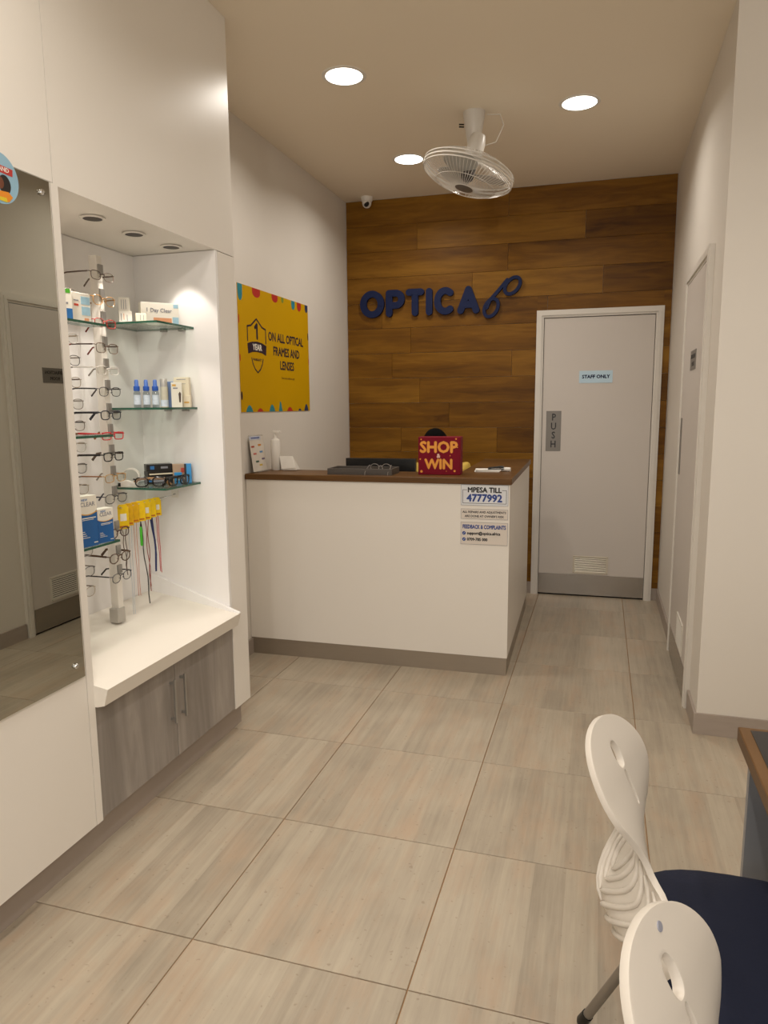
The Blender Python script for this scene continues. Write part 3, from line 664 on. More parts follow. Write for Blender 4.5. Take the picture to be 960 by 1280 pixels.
# ------------------------------------------------------------------ poster on left wall
PO = thing('wall_poster', 'yellow one year warranty poster with shield on the left wall', 'poster', (XL, 4.098, 1.763), FX)
PW, PHH = .985, .703
YP = pm('poster yellow', '#c89a00', .55, var=.03, scale=3, spec=.2); PNAVY = pm('poster ink', '#2a1c2c', .5)
MB().box(-PW/2, PW/2, -PHH/2, PHH/2, 0, .003).build('poster_sheet', YP, PO)
def drop(x, y, w, h, m, s):      # half-drop growing from the edge (s=-1 downwards from top, +1 upwards from bottom)
    pts = [(x-w/2, y)]+[(x-w/2*math.cos(R(180*k/10)), y+s*h*(.45+.55*math.sin(R(180*k/10)))) for k in range(11)]+[(x+w/2, y)]
    if s > 0: pts = [(x-w/2, y)]+[(x-w/2+w*k/10, y+h*math.sin(PI*k/10)**(.8 if h < .06 else 1.3)) for k in range(1, 10)]+[(x+w/2, y)]
    poly('printed_drop', pts, m, PO, .003, .0034)
DT_ = pm('drop teal', '#2c8391', .5); DR = pm('drop red', '#b32c22', .5); DG = pm('drop olive', '#7c8a2c', .5); DN = pm('drop navy', '#24345c', .5)
T_, B_ = PHH/2-.0005, -PHH/2+.0005
drop(-PW/2+.030, T_, .055, .09, DT_, -1); drop(-.265, T_, .10, .05, DR, -1); drop(-.02, T_, .085, .045, DR, -1); drop(.09, T_, .035, .035, DG, -1); drop(.250, T_, .055, .055, DT_, -1); drop(.345, T_, .065, .055, DR, -1); drop(.465, T_, .045, .05, DN, -1)
drop(-.395, B_, .085, .038, DT_, 1); drop(-.26, B_, .08, .020, DR, 1); drop(-.10, B_, .080, .042, DT_, 1); drop(.02, B_, .055, .062, DT_, 1); drop(.16, B_, .09, .026, DR, 1); drop(.32, B_, .05, .016, DN, 1); drop(.43, B_, .07, .045, DN, 1)
for x, y, w, h, m in ((-PW/2+.006, .16, .012, .05, DR), (-PW/2+.006, -.05, .012, .04, DR), (-PW/2+.010, -.26, .02, .05, PNAVY), (PW/2-.008, .145, .016, .05, PNAVY), (PW/2-.004, -.02, .008, .05, DR)):
    poly('printed_drop', circ(w/2, 14, x, y, h/2), m, PO, .003, .0034)
# shield
sx, sy = -.275, .03
up_ = [(-.115, .02), (-.115, .100), (-.07, .108), (0, .150), (.07, .108), (.115, .100), (.115, .02)]
MB().stroke([(sx+a, sy+b) for a, b in up_], .010, .003, .0036, n=8).build('shield_outline', PNAVY, PO)
lo_ = [(-.072, -.075), (-.060, -.105), (-.035, -.135), (0, -.155), (.035, -.135), (.060, -.105), (.072, -.075)]
MB().stroke([(sx+a, sy+b) for a, b in lo_], .009, .003, .0036, n=8).build('shield_outline', PNAVY, PO)
band = [(-.120, .005), (-.06, .018), (0, .022), (.06, .018), (.120, .005), (.112, -.052), (.06, -.040), (0, -.036), (-.06, -.040), (-.112, -.052)]
poly('shield_band', [(sx+a, sy+b) for a, b in band], PNAVY, PO, .003, .0040)
text('lettering', 'YEAR', .048, CARD, PO, (sx, sy-.012, .0042), bold=.0018)
MB().stroke([(sx-.020, sy+.100), (sx+.004, sy+.118), (sx+.004, sy+.042)], .020, .003, .0036, n=8).build('lettering', PNAVY, PO)
text('lettering', 'WARRANTY', .020, PNAVY, PO, (sx, sy-.082, .0034), bold=.0003)
for s, y in (('ON ALL OPTICAL', .095), ('FRAMES AND', .012), ('LENSES', -.070)):
    text('lettering', s, .074, PNAVY, PO, (.135, y, .0034), bold=.0022, xs=.90)
text('lettering', 'Terms and conditions apply', .020, pm('small print', '#7a5a10', .5), PO, (.145, -.145, .0034), xs=.9)

# ------------------------------------------------------------------ OPTICA sign on the oak wall
SG = thing('wall_sign', 'navy raised OPTICA lettering with spectacles emblem on the oak wall', 'sign', (BO[0], BO[1], 0), (PI/2, 0, BA))
LZ = .012
def letter(strokes, x, y, s=1.0, w=.050, name='letter'):
    mb = MB()
    for pts, cl in strokes: mb.stroke([(x+a*s, y+b*s) for a, b in pts], w, LZ, LZ+.028, cl)
    return mb.build(name, NAVY, SG)
def ell(cx, cy, rx, ry, a0=0, a1=360, n=26):
    m = n if a1-a0 == 360 else n+1
    return [(cx+rx*math.cos(R(a0+(a1-a0)*k/n)), cy+ry*math.sin(R(a0+(a1-a0)*k/n))) for k in range(m)]
hh = .150
def px(v): return v+.75
zb = 2.139
letter([(ell(0, hh/2, .071, hh/2+.002), True)], px(-1.720), zb)
letter([([(-.045, 0), (-.045, hh)], False), ([(-.045, hh), (.01, hh)]+ell(.01, hh-.045, .043, .045, 90, -90, 10)+[(-.045, hh-.090)], False)], px(-1.539), zb)
letter([([(-.046, hh), (.046, hh)], False), ([(0, hh), (0, 0)], False)], px(-1.381), zb)
letter([([(0, 0), (0, hh)], False)], px(-1.271), zb)
letter([(ell(.012, hh/2, .060, hh/2, 52, 308, 22), False)], px(-1.160), zb)
letter([([(-.058, 0), (0, hh), (.058, 0)], False), ([(-.036, .042), (.036, .042)], False)], px(-.974), zb)
# emblem: two lens loops joined by a slanting temple line
def rotell(cx, cy, rx, ry, a, n=26):
    c, s = math.cos(R(a)), math.sin(R(a)); return [(cx+rx*math.cos(2*PI*k/n)*c-ry*math.sin(2*PI*k/n)*s, cy+rx*math.cos(2*PI*k/n)*s+ry*math.sin(2*PI*k/n)*c) for k in range(n)]
mb = MB()
mb.stroke([(px(a), b) for a, b in rotell(-.805, 2.150, .068, .046, 62)], .024, LZ, LZ+.028, True)
mb.stroke([(px(a), b) for a, b in rotell(-.652, 2.300, .068, .044, 48)], .024, LZ, LZ+.028, True)
mb.stroke([(px(-.838), 2.150), (px(-.815), 2.205), (px(-.76), 2.262), (px(-.69), 2.343)], .024, LZ, LZ+.028)
mb.build('spectacles_emblem', NAVY, SG)

# ------------------------------------------------------------------ reception counter
CA = R(1.3); CO = (-.436, 3.660, 0)
CT = thing('reception_counter', 'white reception counter with dark wood top and metal plinth', 'counter', CO, (0, 0, CA))
CL = -1.494; CD = 1.36
MB().box(CL, 0, 0, .020, .098, 1.032).build('front_panel', LAM, CT)
MB().box(-.020, 0, .0205, CD, .098, 1.032).build('side_panel', LAM, CT)
MB().box(CL, -.004, .004, .020, 0, .098).box(-.020, -.004, .0205, CD, 0, .098).build('counter_plinth', CPLINTH, CT)
def cl(y): return CL+max(0, y)*.0228
MB().prism([(CL, -.012), (.010, -.012), (.010, CD), (-.31, CD), (-.31, .295), (cl(.295), .295)], 2, 1.032, 1.064).build('counter_top', TOPWOOD, CT, bevel=.002, seg=1)
MB().prism([(cl(.24), .235), (-.33, .235), (-.33, .255), (cl(.26), .255)], 2, .098, 1.031).build('inner_panel', LAM, CT)
MB().prism([(cl(.26), .257), (-.33, .257), (-.33, .72), (cl(.72), .72)], 2, .71, .74).build('work_surface', LAM, CT)
MB().box(-.33, -.31, .257, CD, .0, 1.031).build('inner_side_panel', LAM, CT)
def cpt(x, y, z): return (CO[0]+x*math.cos(CA)-y*math.sin(CA), CO[1]+x*math.sin(CA)+y*math.cos(CA), z)
TZ = 1.0642
# signs stuck on the counter front (local x from right end)
INK = pm('ink black', '#1d1a1c', .5); INKB = pm('ink blue', '#26418a', .5); SIGNW = pm('sign white', '#dcdde0', .35, var=.01); SIGNC = pm('sign cream', '#d9cfc4', .4, var=.01)
def csign(name, label, x0, x1, z0, z1, m):
    p = cpt((x0+x1)/2, -.0005, (z0+z1)/2)
    t = thing(name, label, 'sign', p, (PI/2, 0, CA), 'notices on the counter front')
    w, h = (x1-x0)/2, (z1-z0)/2
    MB().box(-w, w, -h, h, 0, .0025).build('sign_plate', m, t)
    MB().stroke([(-w+.001, -h+.001), (w-.001, -h+.001), (w-.001, h-.001), (-w+.001, h-.001)], .0016, .0025, .0028, True, 4).build('sign_border', PGREY, t)
    return t, w, h
t, w, h = csign('payment_sign', 'white MPESA TILL 4777992 notice on counter front', -.254, -.007, .920, 1.030, SIGNW)
MB().stroke([(-w+.032, h-.028), (-w+.010, h-.028), (-w+.010, -h+.012), (w-.010, -h+.012), (w-.010, h-.028), (w-.032, h-.028)], .0022, .0025, .0030, n=6).build('printed_frame', INK, t)
text('lettering', 'MPESA TILL', .037, INK, t, (0, .026, .0027), bold=.0018, xs=.95)
text('lettering', '4777992', .054, INKB, t, (0, -.017, .0027), bold=.0024, xs=.98)
t, w, h = csign('repairs_notice', 'narrow notice about repairs and adjustments on counter front', -.254, -.007, .848, .902, SIGNC)
text('lettering', 'ALL REPAIRS AND ADJUSTMENTS', .0165, INK, t, (0, .010, .0027), bold=.0005, xs=.93)
text('lettering', "ARE DONE AT OWNER'S RISK", .0165, INK, t, (0, -.012, .0027), bold=.0005, xs=.93)
t, w, h = csign('feedback_notice', 'FEEDBACK & COMPLAINTS contact notice on counter front', -.254, -.007, .712, .832, SIGNC)
text('lettering', 'FEEDBACK & COMPLAINTS', .0285, INKB, t, (0, .034, .0027), bold=.0014, xs=.66)
for y, s in ((.0, 'support@optica.africa'), (-.033, '0709-785 000')):
    MB().prism(circ(.0095, 16, -w+.018, y), 2, .0025, .0030).build('printed_icon', INKB, t)
    MB().stroke([(-w+.015, y-.003), (-w+.021, y+.003)], .002, .0030, .0033, n=6).build('printed_icon', SIGNW, t)
    text('lettering', s, .0215, INK, t, (-w+.034, y, .0027), bold=.0011, xs=.90, align='LEFT')

# SHOP & WIN box
t = thing('promotion_box', 'red SHOP & WIN promotion box standing on the counter', 'box', cpt(-.398, .135, TZ), (0, 0, CA+R(2)))
RED = pm('promo red', '#7a0a22', .55, var=.12, scale=12, spec=.15); PGOLD = pm('promo gold', '#e8992c', .4, var=.12, scale=12); PPINK = pm('promo pink', '#e9c3b4', .5)
MB().box(-.116, .116, 0, .10, 0, .206).build('carton', RED, t, bevel=.002, seg=1)
text('lettering', 'SHOP', .084, PGOLD, t, (-.004, -.0008, .148), FY, bold=.0036, xs=.98)
text('lettering', '&', .030, PPINK, t, (-.004, -.0008, .103), FY, bold=.0014)
text('lettering', 'WIN', .076, PGOLD, t, (-.002, -.0008, .056), FY, bold=.0034, xs=.98)
for x, z, r in ((-.10, .193, .004), (.092, .196, .0045), (-.098, .018, .007), (.085, .022, .006), (-.105, .085, .004), (.10, .15, .003), (-.06, .172, .002), (.04, .02, .002), (.06, .105, .0025), (-.085, .13, .002)):
    MB().lathe([(r, 0), (r, -.0008)], (x, 0, z), 12, axis=1).build('printed_confetti', PGOLD, t)
# dark tray and wire spectacles on it
TG = pm('tray grey', '#4d4640', .5, var=.06)
t = thing('display_tray', 'dark grey rectangular tray lying on the counter top', 'tray', cpt(-.83, .130, TZ), (0, 0, CA+R(1)))
MB().box(-.185, .185, -.085, .095, 0, .008).build('tray_base', TG, t)
MB().box(-.185, .185, -.085, -.075, .008, .034).box(-.185, .185, .085, .095, .008, .034).box(-.185, -.175, -.075, .085, .008, .034).box(.175, .185, -.075, .085, .008, .034).build('tray_rim', TG, t, bevel=.001, seg=1)
glasses('thin silver wire spectacles resting on dark counter tray', cpt(-.735, .150, TZ+.034), (R(14), 0, CA+R(4)), '#b0a8a0', '#b0a8a0', .048, .042, .98, .0012)
# monitor on the work surface
t = thing('computer_monitor', 'black computer monitor behind the reception counter, only upper edge showing', 'monitor', cpt(-.800, .385, .74), (0, 0, CA))
MB().box(-.215, .215, -.016, .016, .13, .392).build('screen_housing', BLACK, t, bevel=.004)
MB().box(-.200, .200, .016, .0165, .145, .380).build('screen', pm('screen dark', '#0b1512', .12), t)
MB().box(-.025, .025, -.035, -.016, .01, .25).box(-.11, .11, -.08, .07, 0, .012).build('stand', BLACK, t, bevel=.002, seg=1)
# soap dispenser
t = thing('pump_bottle', 'white pump dispenser bottle at wall end of the counter', 'bottle', (-1.858, 3.880, TZ))
MB().lathe([(.026, 0), (.029, .004), (.029, .165), (.025, .182), (.014, .187)], n=28).build('bottle_body', WHITEP, t, smooth=True)
MB().lathe([(.014, .187), (.014, .203), (.006, .205), (.006, .225)], n=18).build('pump_collar', WHITEP, t, smooth=True)
MB().box(-.014, .036, -.009, .009, .222, .234).build('pump_head', WHITEP, t, bevel=.003)
# chart stand along the left wall
t = thing('chart_stand', 'clear acrylic stand with colour coded chart leaning on the left wall', 'stand', (-1.898, 3.745, TZ), (R(-7), 0, R(90)))
MB().box(-.085, .095, -.002, .001, .003, .215).build('acrylic_sheet', ACRYL, t)
MB().box(-.083, .093, -.0022, -.0019, .006, .208).build('chart_paper', pm('chart paper', '#d6cdc0', .6), t)
MB().prism([(-.030, 0), (.002, 0), (.002, .006), (-.030, .003)], 0, -.075, .085).build('acrylic_foot', ACRYL, t)
MB().box(-.081, .060, -.0032, -.0021, .188, .210).build('chart_heading', pm('heading pale', '#c2c6d2', .5), t)
MB().box(-.060, .045, -.0038, -.0031, .196, .202).build('chart_label', INKB, t)
for x, z, c in ((-.050, .150, '#b04a30'), (.035, .156, '#d28a3a'), (-.035, .108, '#c86a60'), (.045, .116, '#5a8aba'), (-.018, .062, '#3a5a48'), (.060, .074, '#70607a'), (.022, .040, '#c8a83a')):
    MB().box(x-.018, x+.018, -.0032, -.0021, z-.005, z+.005).build('chart_label', pm('chart '+c, c, .5), t)
# tilted white card holder
t = thing('card_holder', 'white tilted wedge card holder beside the pump bottle', 'holder', (-1.770, 3.885, TZ+.0004), (0, 0, CA+R(-4)))
MB().add([(-.045, -.03, 0), (.055, -.035, .003), (.045, .045, 0), (-.03, .045, 0), (-.062, -.015, .084), (.026, -.013, .086), (.056, -.036, .018), (-.038, -.036, .008)],
         [(7, 6, 5, 4), (0, 1, 6, 7), (4, 5, 2, 3), (0, 3, 2, 1), (0, 7, 4, 3), (1, 2, 5, 6)]).build('holder_body', WHITEP, t, bevel=.003)
# papers, pen and roll at the right end of the top
t = thing('paper_stack', 'stack of white papers on right end of counter top', 'papers', cpt(-.165, .400, TZ), (0, 0, CA+R(6)))
for k in range(4): MB().box(-.075, .065, -.055, .05, k*.003, k*.003+.0026).build('sheet', PAPER, t, (k*.002, k*.001, 0), (0, 0, R(k*1.5)))
t = thing('stapler', 'small black stapler on the papers', 'stapler', cpt(-.118, .385, TZ+.0118), (0, 0, CA+R(12)))
MB().box(-.045, .045, -.010, .010, 0, .005).build('base', BLACK, t, bevel=.001, seg=1)
MB().prism([(-.045, .006), (.043, .010), (.046, .018), (.03, .021), (-.045, .012)], 1, -.009, .009).build('arm', BLACK, t, bevel=.0015, seg=1)
t = thing('paper_roll', 'small white receipt roll beside the black stapler', 'roll', cpt(-.062, .40, TZ), (0, 0, CA+R(80)))
MB().lathe([(.004, -.025), (.012, -.025), (.012, .025), (.004, .025), (.004, -.025)], (0, 0, .012), 20, axis=1, caps=False).build('roll_paper', PAPER, t, smooth=True)

# ------------------------------------------------------------------ person seated behind the counter
def skin_mesh(name, verts, edges, radii, m, parent, root=0, lv=2):
    me = bpy.data.meshes.new(name); me.from_pydata(verts, edges, []); me.materials.append(m)
    o = ob(name+'_tmp', me, None)
    sk = o.modifiers.new('s', 'SKIN'); sk.use_smooth_shade = True
    for i, r in enumerate(radii):
        d = me.skin_vertices[0].data[i]; d.radius = r if isinstance(r, tuple) else (r, r)
        d.use_root = (i == root)
    ss = o.modifiers.new('u', 'SUBSURF'); ss.levels = lv; ss.render_levels = lv
    bpy.context.view_layer.update()
    dg = bpy.context.evaluated_depsgraph_get()
    m2 = bpy.data.meshes.new_from_object(o.evaluated_get(dg)); m2.name = name
    bpy.data.objects.remove(o)
    m2.materials.clear(); m2.materials.append(m)
    m2.polygons.foreach_set('use_smooth', [True]*len(m2.polygons))
    return ob(name, m2, parent)
PX, PY = -1.030, 4.57
P = thing('person', 'person with short black hair and yellow top seated behind the counter', 'person', (PX, PY, 0))
SKIN = pm('skin', '#5e3b28', .5, var=.06); YTOP = pm('yellow top', '#c9a94a', .75, var=.06); TRS = pm('dark trousers', '#23252c', .8, var=.08); HAIR = pm('black hair', '#070606', .9, var=.2, scale=80, bump=.4, spec=.1)
# faces -Y (towards the counter)
V = [(0, 0, .56), (0, 0, .68), (0, .0, .82), (0, .0, .95), (0, -.005, 1.03), (0, -.02, 1.075), (0, -.035, 1.13), (0, -.04, 1.19), (0, -.035, 1.235),
     (-.182, 0, 1.015), (-.228, -.02, .85), (-.20, -.15, .790), (-.16, -.24, .772),
     (.182, 0, 1.015), (.228, -.02, .85), (.20, -.15, .790), (.16, -.24, .772),
     (-.09, -.04, .52), (-.10, -.42, .52), (-.10, -.40, .10), (-.10, -.50, .045),
     (.09, -.04, .52), (.10, -.42, .52), (.10, -.40, .10), (.10, -.50, .045)]
E_ = [(0, 1), (1, 2), (2, 3), (3, 4), (4, 5), (5, 6), (6, 7), (7, 8), (3, 9), (9, 10), (10, 11), (11, 12), (3, 13), (13, 14), (14, 15), (15, 16), (0, 17), (17, 18), (18, 19), (19, 20), (0, 21), (21, 22), (22, 23), (23, 24)]
RAD = [(.15, .11), (.14, .10), (.15, .105), (.14, .095), (.055, .055), (.052, .052), (.072, .085), (.076, .092), (.062, .075),
       (.085, .08), (.056, .056), (.042, .040), (.028, .026), (.085, .08), (.056, .056), (.042, .040), (.028, .026),
       (.085, .085), (.068, .068), (.045, .045), (.035, .04), (.085, .085), (.068, .068), (.045, .045), (.035, .04)]
body = skin_mesh('body', V, E_, RAD, YTOP, P)
for mm in (SKIN, TRS): body.data.materials.append(mm)
for p in body.data.polygons:
    c = p.center
    if (c.z > 1.035 and abs(c.x) < .105 and c.z > 1.035+abs(c.x)*.2) or (c.y < -.19 and .7 < c.z < .86): p.material_index = 1
    elif c.z < .60: p.material_index = 2
# hands: palm and five fingers each, resting on the work surface
for s in (-1, 1):
    hv = [(s*.16, -.24, .772), (s*.150, -.295, .760)]; he = [(0, 1)]; hr = [(.026, .018), (.034, .013)]
    for k, (dx, L) in enumerate(((-.030, .060), (-.012, .075), (.008, .070), (.026, .055))):
        b = len(hv); x0 = s*.150+dx*.8
        hv += [(x0, -.325, .759), (x0+dx*.15, -.325-L*.55, .761), (x0+dx*.2, -.325-L, .750)]; hr += [.0095, .0085, .007]; he += [(1, b), (b, b+1), (b+1, b+2)]
    b = len(hv); hv += [(s*.150-s*.036, -.282, .759), (s*.150-s*.056, -.315, .753)]; hr += [.011, .0085]; he += [(0, b), (b, b+1)]
    skin_mesh('hand', hv, he, hr, SKIN, P, lv=1)
# hair cap, ears, face
hc = MB(); prof = []
nu, nv = 24, 12
for j in range(nv+1):
    th = j/nv*R(105)
    for i in range(nu):
        a = 2*PI*i/nu; rr = 1+.02*math.sin(5*a+j)
        front = max(0, -math.sin(a)); lim = 1-.40*front
        t2 = th*lim
        hc.v.append((.083*math.sin(t2)*math.cos(a)*rr, -.033+.103*math.sin(t2)*math.sin(a)*rr, 1.192+.103*math.cos(t2)))
for j in range(nv):
    for i in range(nu):
        hc.f.append((j*nu+i, j*nu+(i+1) % nu, (j+1)*nu+(i+1) % nu, (j+1)*nu+i)); hc.mi.append(0)
hc.build('hair', HAIR, P, smooth=80)
for s in (-1, 1):
    MB().lathe([(.004, -.012), (.011, -.006), (.011, .006), (.004, .012)], (s*.076, -.03, 1.165), 12).build('ear', SKIN, P, smooth=True)
    MB().lathe([(.002, -.008), (.009, -.003), (.010, 0), (.009, .003), (.002, .008)], (s*.030, -.121, 1.182), 12, axis=1).build('eye', pm('eye white', '#d8d4cc', .2), P, smooth=True)
MB().prism([(-.118, 1.185), (-.146, 1.150), (-.118, 1.145)], 0, -.012, .012).build('nose', SKIN, P, bevel=.004)
MB().box(-.022, .022, -.124, -.112, 1.118, 1.126).build('mouth', pm('lips', '#5a2c28', .5), P, bevel=.003)
t = thing('office_stool', 'black padded stool under the seated person behind counter', 'stool', (PX, PY+.02, 0))
MB().lathe([(.19, .375), (.205, .39), (.205, .42), (.18, .432)], n=28).build('seat', BLACK, t, smooth=True)
MB().lathe([(.025, .05), (.025, .376)], n=14).build('column', STEEL, t, smooth=True)
MB().lathe([(.21, 0), (.21, .012), (.05, .035), (.025, .05)], n=28).build('base', BLACK, t, smooth=True)

# ------------------------------------------------------------------ ceiling lights, camera, fan
DIFF = bpy.data.materials.new('light diffuser'); DIFF.use_nodes = True
nt = DIFF.node_tree; b = nt.nodes['Principled BSDF']; b.inputs['Emission Strength'].default_value = 6; b.inputs['Base Color'].default_value = (.9, .9, .88, 1)
nz = nt.nodes.new('ShaderNodeTexNoise'); mx = nt.nodes.new('ShaderNodeMix'); mx.data_type = 'RGBA'; mx.inputs[6].default_value = (1, .93, .80, 1); mx.inputs[7].default_value = (1, .96, .86, 1)
nt.links.new(nz.outputs[0], mx.inputs[0]); nt.links.new(mx.outputs[2], b.inputs['Emission Color'])
def downlight(x, y, label, w):
    t = thing('ceiling_light', label, 'ceiling light', (x, y, ZC), group='round ceiling downlights')
    MB().lathe([(.088, -.003), (.104, -.002), (.106, 0), (.088, 0)], n=40, caps=False).build('trim_ring', WHITEP, t, smooth=True)
    MB().lathe([(.0885, -.0028), (.0885, -.0004)], n=40).build('diffuser', DIFF, t)
    l = bpy.data.lights.new('downlight_lamp', 'AREA'); l.shape = 'DISK'; l.size = .17; l.energy = w; l.color = WARM; l.spread = R(150)
    ob('downlight_lamp', l, t, (0, 0, -.006))
downlight(-1.22, 3.412, 'lit round ceiling light above the front of the reception counter', CEIL_W)
downlight(-.163, 4.070, 'lit round ceiling light above the walkway to the staff door', CEIL_W)
downlight(-1.223, 4.614, 'lit round ceiling light beside the fan near the oak wall', CEIL_W)
for x, y, lb in ((-1.0, 1.15, 'above the mirror wall'), (-.163, 1.75, 'between niche and desk'), (.95, 1.75, 'above the far end of the desk'), (-1.0, -.2, 'in front of the mirror'), (0, -.55, 'above the shop entrance path'),
                 (1.3, .4, 'above the near end of the desk'), (.3, -1.6, 'just inside the shopfront'), (1.6, -1.2, 'in the corner by the shopfront')):
    downlight(x, y, 'round ceiling light '+lb, CEIL_W*1.05)
t = thing('fill_spotlight', 'added unseen fill spotlight on ceiling in the front of the shop', 'spotlight', (-.20, -1.0, ZC))  # no such fixture known; added out of view to brighten the room
TD = (Vector((-.9, 3.0, 1.2))-Vector((-.20, -1.0, ZC-.10))).normalized(); TQ = TD.to_track_quat('-Z', 'Y').to_euler()
MB().box(-.02, .02, -.5, .5, -.02, 0).build('fill_spot_rail', WHITEP, t)
MB().tube([(0, 0, -.02), (0, 0, -.10)], .010, 10).build('stem', WHITEP, t, smooth=True)
MB().lathe([(.030, .06), (.045, .05), (.045, -.06), (.040, -.06), (.040, -.03), (.004, -.03)], n=24).build('lamp_head', WHITEP, t, (0, 0, -.10), TQ, smooth=True)
l = bpy.data.lights.new('fill_lamp', 'SPOT'); l.energy = FILL_W; l.color = WARM; l.spot_size = R(95); l.spot_blend = .6; l.shadow_soft_size = .035
ob('fill_lamp', l, t, tuple(Vector((0, 0, -.10))+TD*.07), TQ)
t = thing('security_camera', 'small white dome security camera on ceiling by oak wall', 'security camera', (-1.735, 5.315, ZC))
MB().lathe([(.045, 0), (.045, -.012), (.040, -.030), (.034, -.034)], n=28).build('mount', WHITEP, t, smooth=True)
MB().lathe([(.001, -.078), (.018, -.074), (.030, -.062), (.035, -.045), (.033, -.030)], n=28).build('housing', WHITEP, t, smooth=True)
MB().lathe([(.021, -.006), (.021, .002), (.012, .008), (.002, .010)], n=20, axis=1).build('lens', BLACK, t, (.006, -.028, -.055), (R(18), 0, R(180-14)), smooth=True)
# fan
FB = Vector((-.705, 4.02, ZC))
FN = thing('ceiling_fan', 'white wire cage fan hung from ceiling by a tapered neck', 'fan', tuple(FB))
FANW = pm('fan white', '#d5cfc6', .3, var=.02)
MB().lathe([(.058, 0), (.057, -.02), (.046, -.09), (.026, -.195), (.020, -.206), (.006, -.210)], n=28).build('mount_neck', FANW, FN, smooth=True)
ax = (R(-7), R(15), 0)
FL = (-.005, -.13, -.345)
MB().lathe([(.018, .205), (.036, .197), (.045, .160), (.046, .090), (.040, .056), (.018, .044)], (.0, .0, 0), 24).build('motor_housing', FANW, FN, FL, ax, smooth=True)
MB().tube([(0, 0, -.150), (.01, -.06, -.155), (.03, -.125, -.165)], .020, 10).build('tilt_arm', FANW, FN, smooth=True)
cage = MB(); CRr = .238; wr = .0013
def rprof(u, top): # radius fraction -> z
    return (.060 if top else -.060)*(1-u**3.2)+(.018 if top else -.018)
for k in range(72):
    a = 2*PI*k/72
    for top in (1, 0):
        pts = []
        for u in (.20, .45, .7, .86, .95, 1.0):
            pts.append((CRr*u*math.cos(a), CRr*u*math.sin(a), rprof(u, top)))
        cage.tube(pts, wr, 3)
for rr, z, r in ((CRr, .018, .0035), (CRr, -.018, .0035), (CRr, 0, .005), (CRr*.66, rprof(.66, 1), .0018), (CRr*.66, rprof(.66, 0), .0018), (CRr*.20, rprof(.2, 1), .003), (CRr*.20, rprof(.2, 0), .003)):
    cage.tube([(rr*math.cos(2*PI*k/48), rr*math.sin(2*PI*k/48), z) for k in range(48)], r, 5, True)
cg = cage.build('wire_cage', FANW, FN, FL, ax)
MB().lathe([(.048, -.074), (.048, -.080), (.03, -.086), (.004, -.088)], n=24).build('badge_disc', pm('fan hub grey', '#6b645c', .4), FN, FL, ax, smooth=True)
MB().lathe([(.030, .042), (.034, .02), (.034, -.028), (.02, -.04)], n=20).build('hub', pm('fan hub dark', '#4a443e', .4), FN, FL, ax, smooth=True)
BLADE = pm('fan blade', '#b9b9b4', .25, var=.02)
for k in range(3):
    bl = MB(); n = 8; vs = []; fs = []
    for i in range(n+1):
        r = .03+(.20-.03)*i/n; wid = .030+.055*math.sin(PI*min(1, (i/n)*.72+.1))
        for sgn in (-1, 1):
            y = sgn*wid; z = sgn*.012+.004*(i/n)
            vs += [(r, y, z-.001), (r, y, z+.001)]
    for i in range(n):
        a = i*4; b2 = a+4
        fs += [(a, a+2, b2+2, b2), (a+1, b2+1, b2+3, a+3), (a, b2, b2+1, a+1), (a+2, a+3, b2+3, b2+2)]
    fs += [(0, 1, 3, 2), (n*4, n*4+2, n*4+3, n*4+1)]
    q = bl.add(vs, fs).mesh('blade', BLADE, smooth=True)
    o = ob('blade', q, FN, FL); o.rotation_mode = 'QUATERNION'
    from mathutils import Euler
    o.rotation_quaternion = Euler(ax).to_quaternion() @ Euler((0, 0, R(20+120*k))).to_quaternion()
MB().tube([(.07, 0, -.02), (.14, -.01, -.03), (.165, -.05, -.10), (.13, -.08, -.19), (.06, -.10, -.21)], .0025, 5).build('power_cable', FANW, FN, smooth=True)
MB().tube([(-.05, -.02, -.075), (-.075, -.03, -.075)], .004, 6).tube([(-.05, -.02, -.063), (-.075, -.03, -.063)], .004, 6).build('switch_pins', BLACK, FN)

# ------------------------------------------------------------------ desk and chairs on the right
DK = thing('consultation_desk', 'wood edged desk with black inlaid top and grey end panel', 'desk', (.306, 1.60, 0))
MB().box(0, 1.25, -1.45, 0, .718, .750).build('desk_top', DESKWOOD, DK, bevel=.002, seg=1)
MB().box(.022, 1.23, -1.43, -.016, .750, .7515).build('top_inlay', pm('desk inlay black', '#1d1a1c', .35, var=.1), DK)
GP = pm('desk grey panel', '#8f9093', .4, var=.03)
MB().box(.022, 1.20, -.036, -.016, 0, .718).build('end_panel', GP, DK)
MB().box(.022, 1.20, -1.43, -1.41, 0, .718).build('end_panel', GP, DK)
MB().box(.62, .64, -1.41, -.036, .2, .718).build('modesty_panel', GP, DK)

SHELL = pm('chair shell', '#d6cec3', .42, var=.015, scale=6); SEATF = pm('navy seat fabric', '#09122c', .85, var=.12, scale=160, bump=.3); LEGM = pm('chair leg metal', '#8d857b', .35, metal=.5, var=.04)
def lerp_tab(tab, v):
    n = len(tab)
    for i in range(n-1):
        (a, x), (b2, y) = tab[i], tab[i+1]
        if v <= b2 or i == n-2:
            h = b2-a; k = min(1, max(0, (v-a)/h))
            m0 = (y-tab[i-1][1])/(b2-tab[i-1][0]) if i > 0 else (y-x)/h
            m1 = (tab[i+2][1]-x)/(tab[i+2][0]-a) if i < n-2 else (y-x)/h
            return (2*k**3-3*k*k+1)*x+(k**3-2*k*k+k)*h*m0+(-2*k**3+3*k*k)*y+(k**3-k*k)*h*m1
WT = [(0, .060), (.06, .085), (.14, .155), (.25, .190), (.36, .175), (.46, .128), (.54, .112), (.62, .118), (.70, .130)]
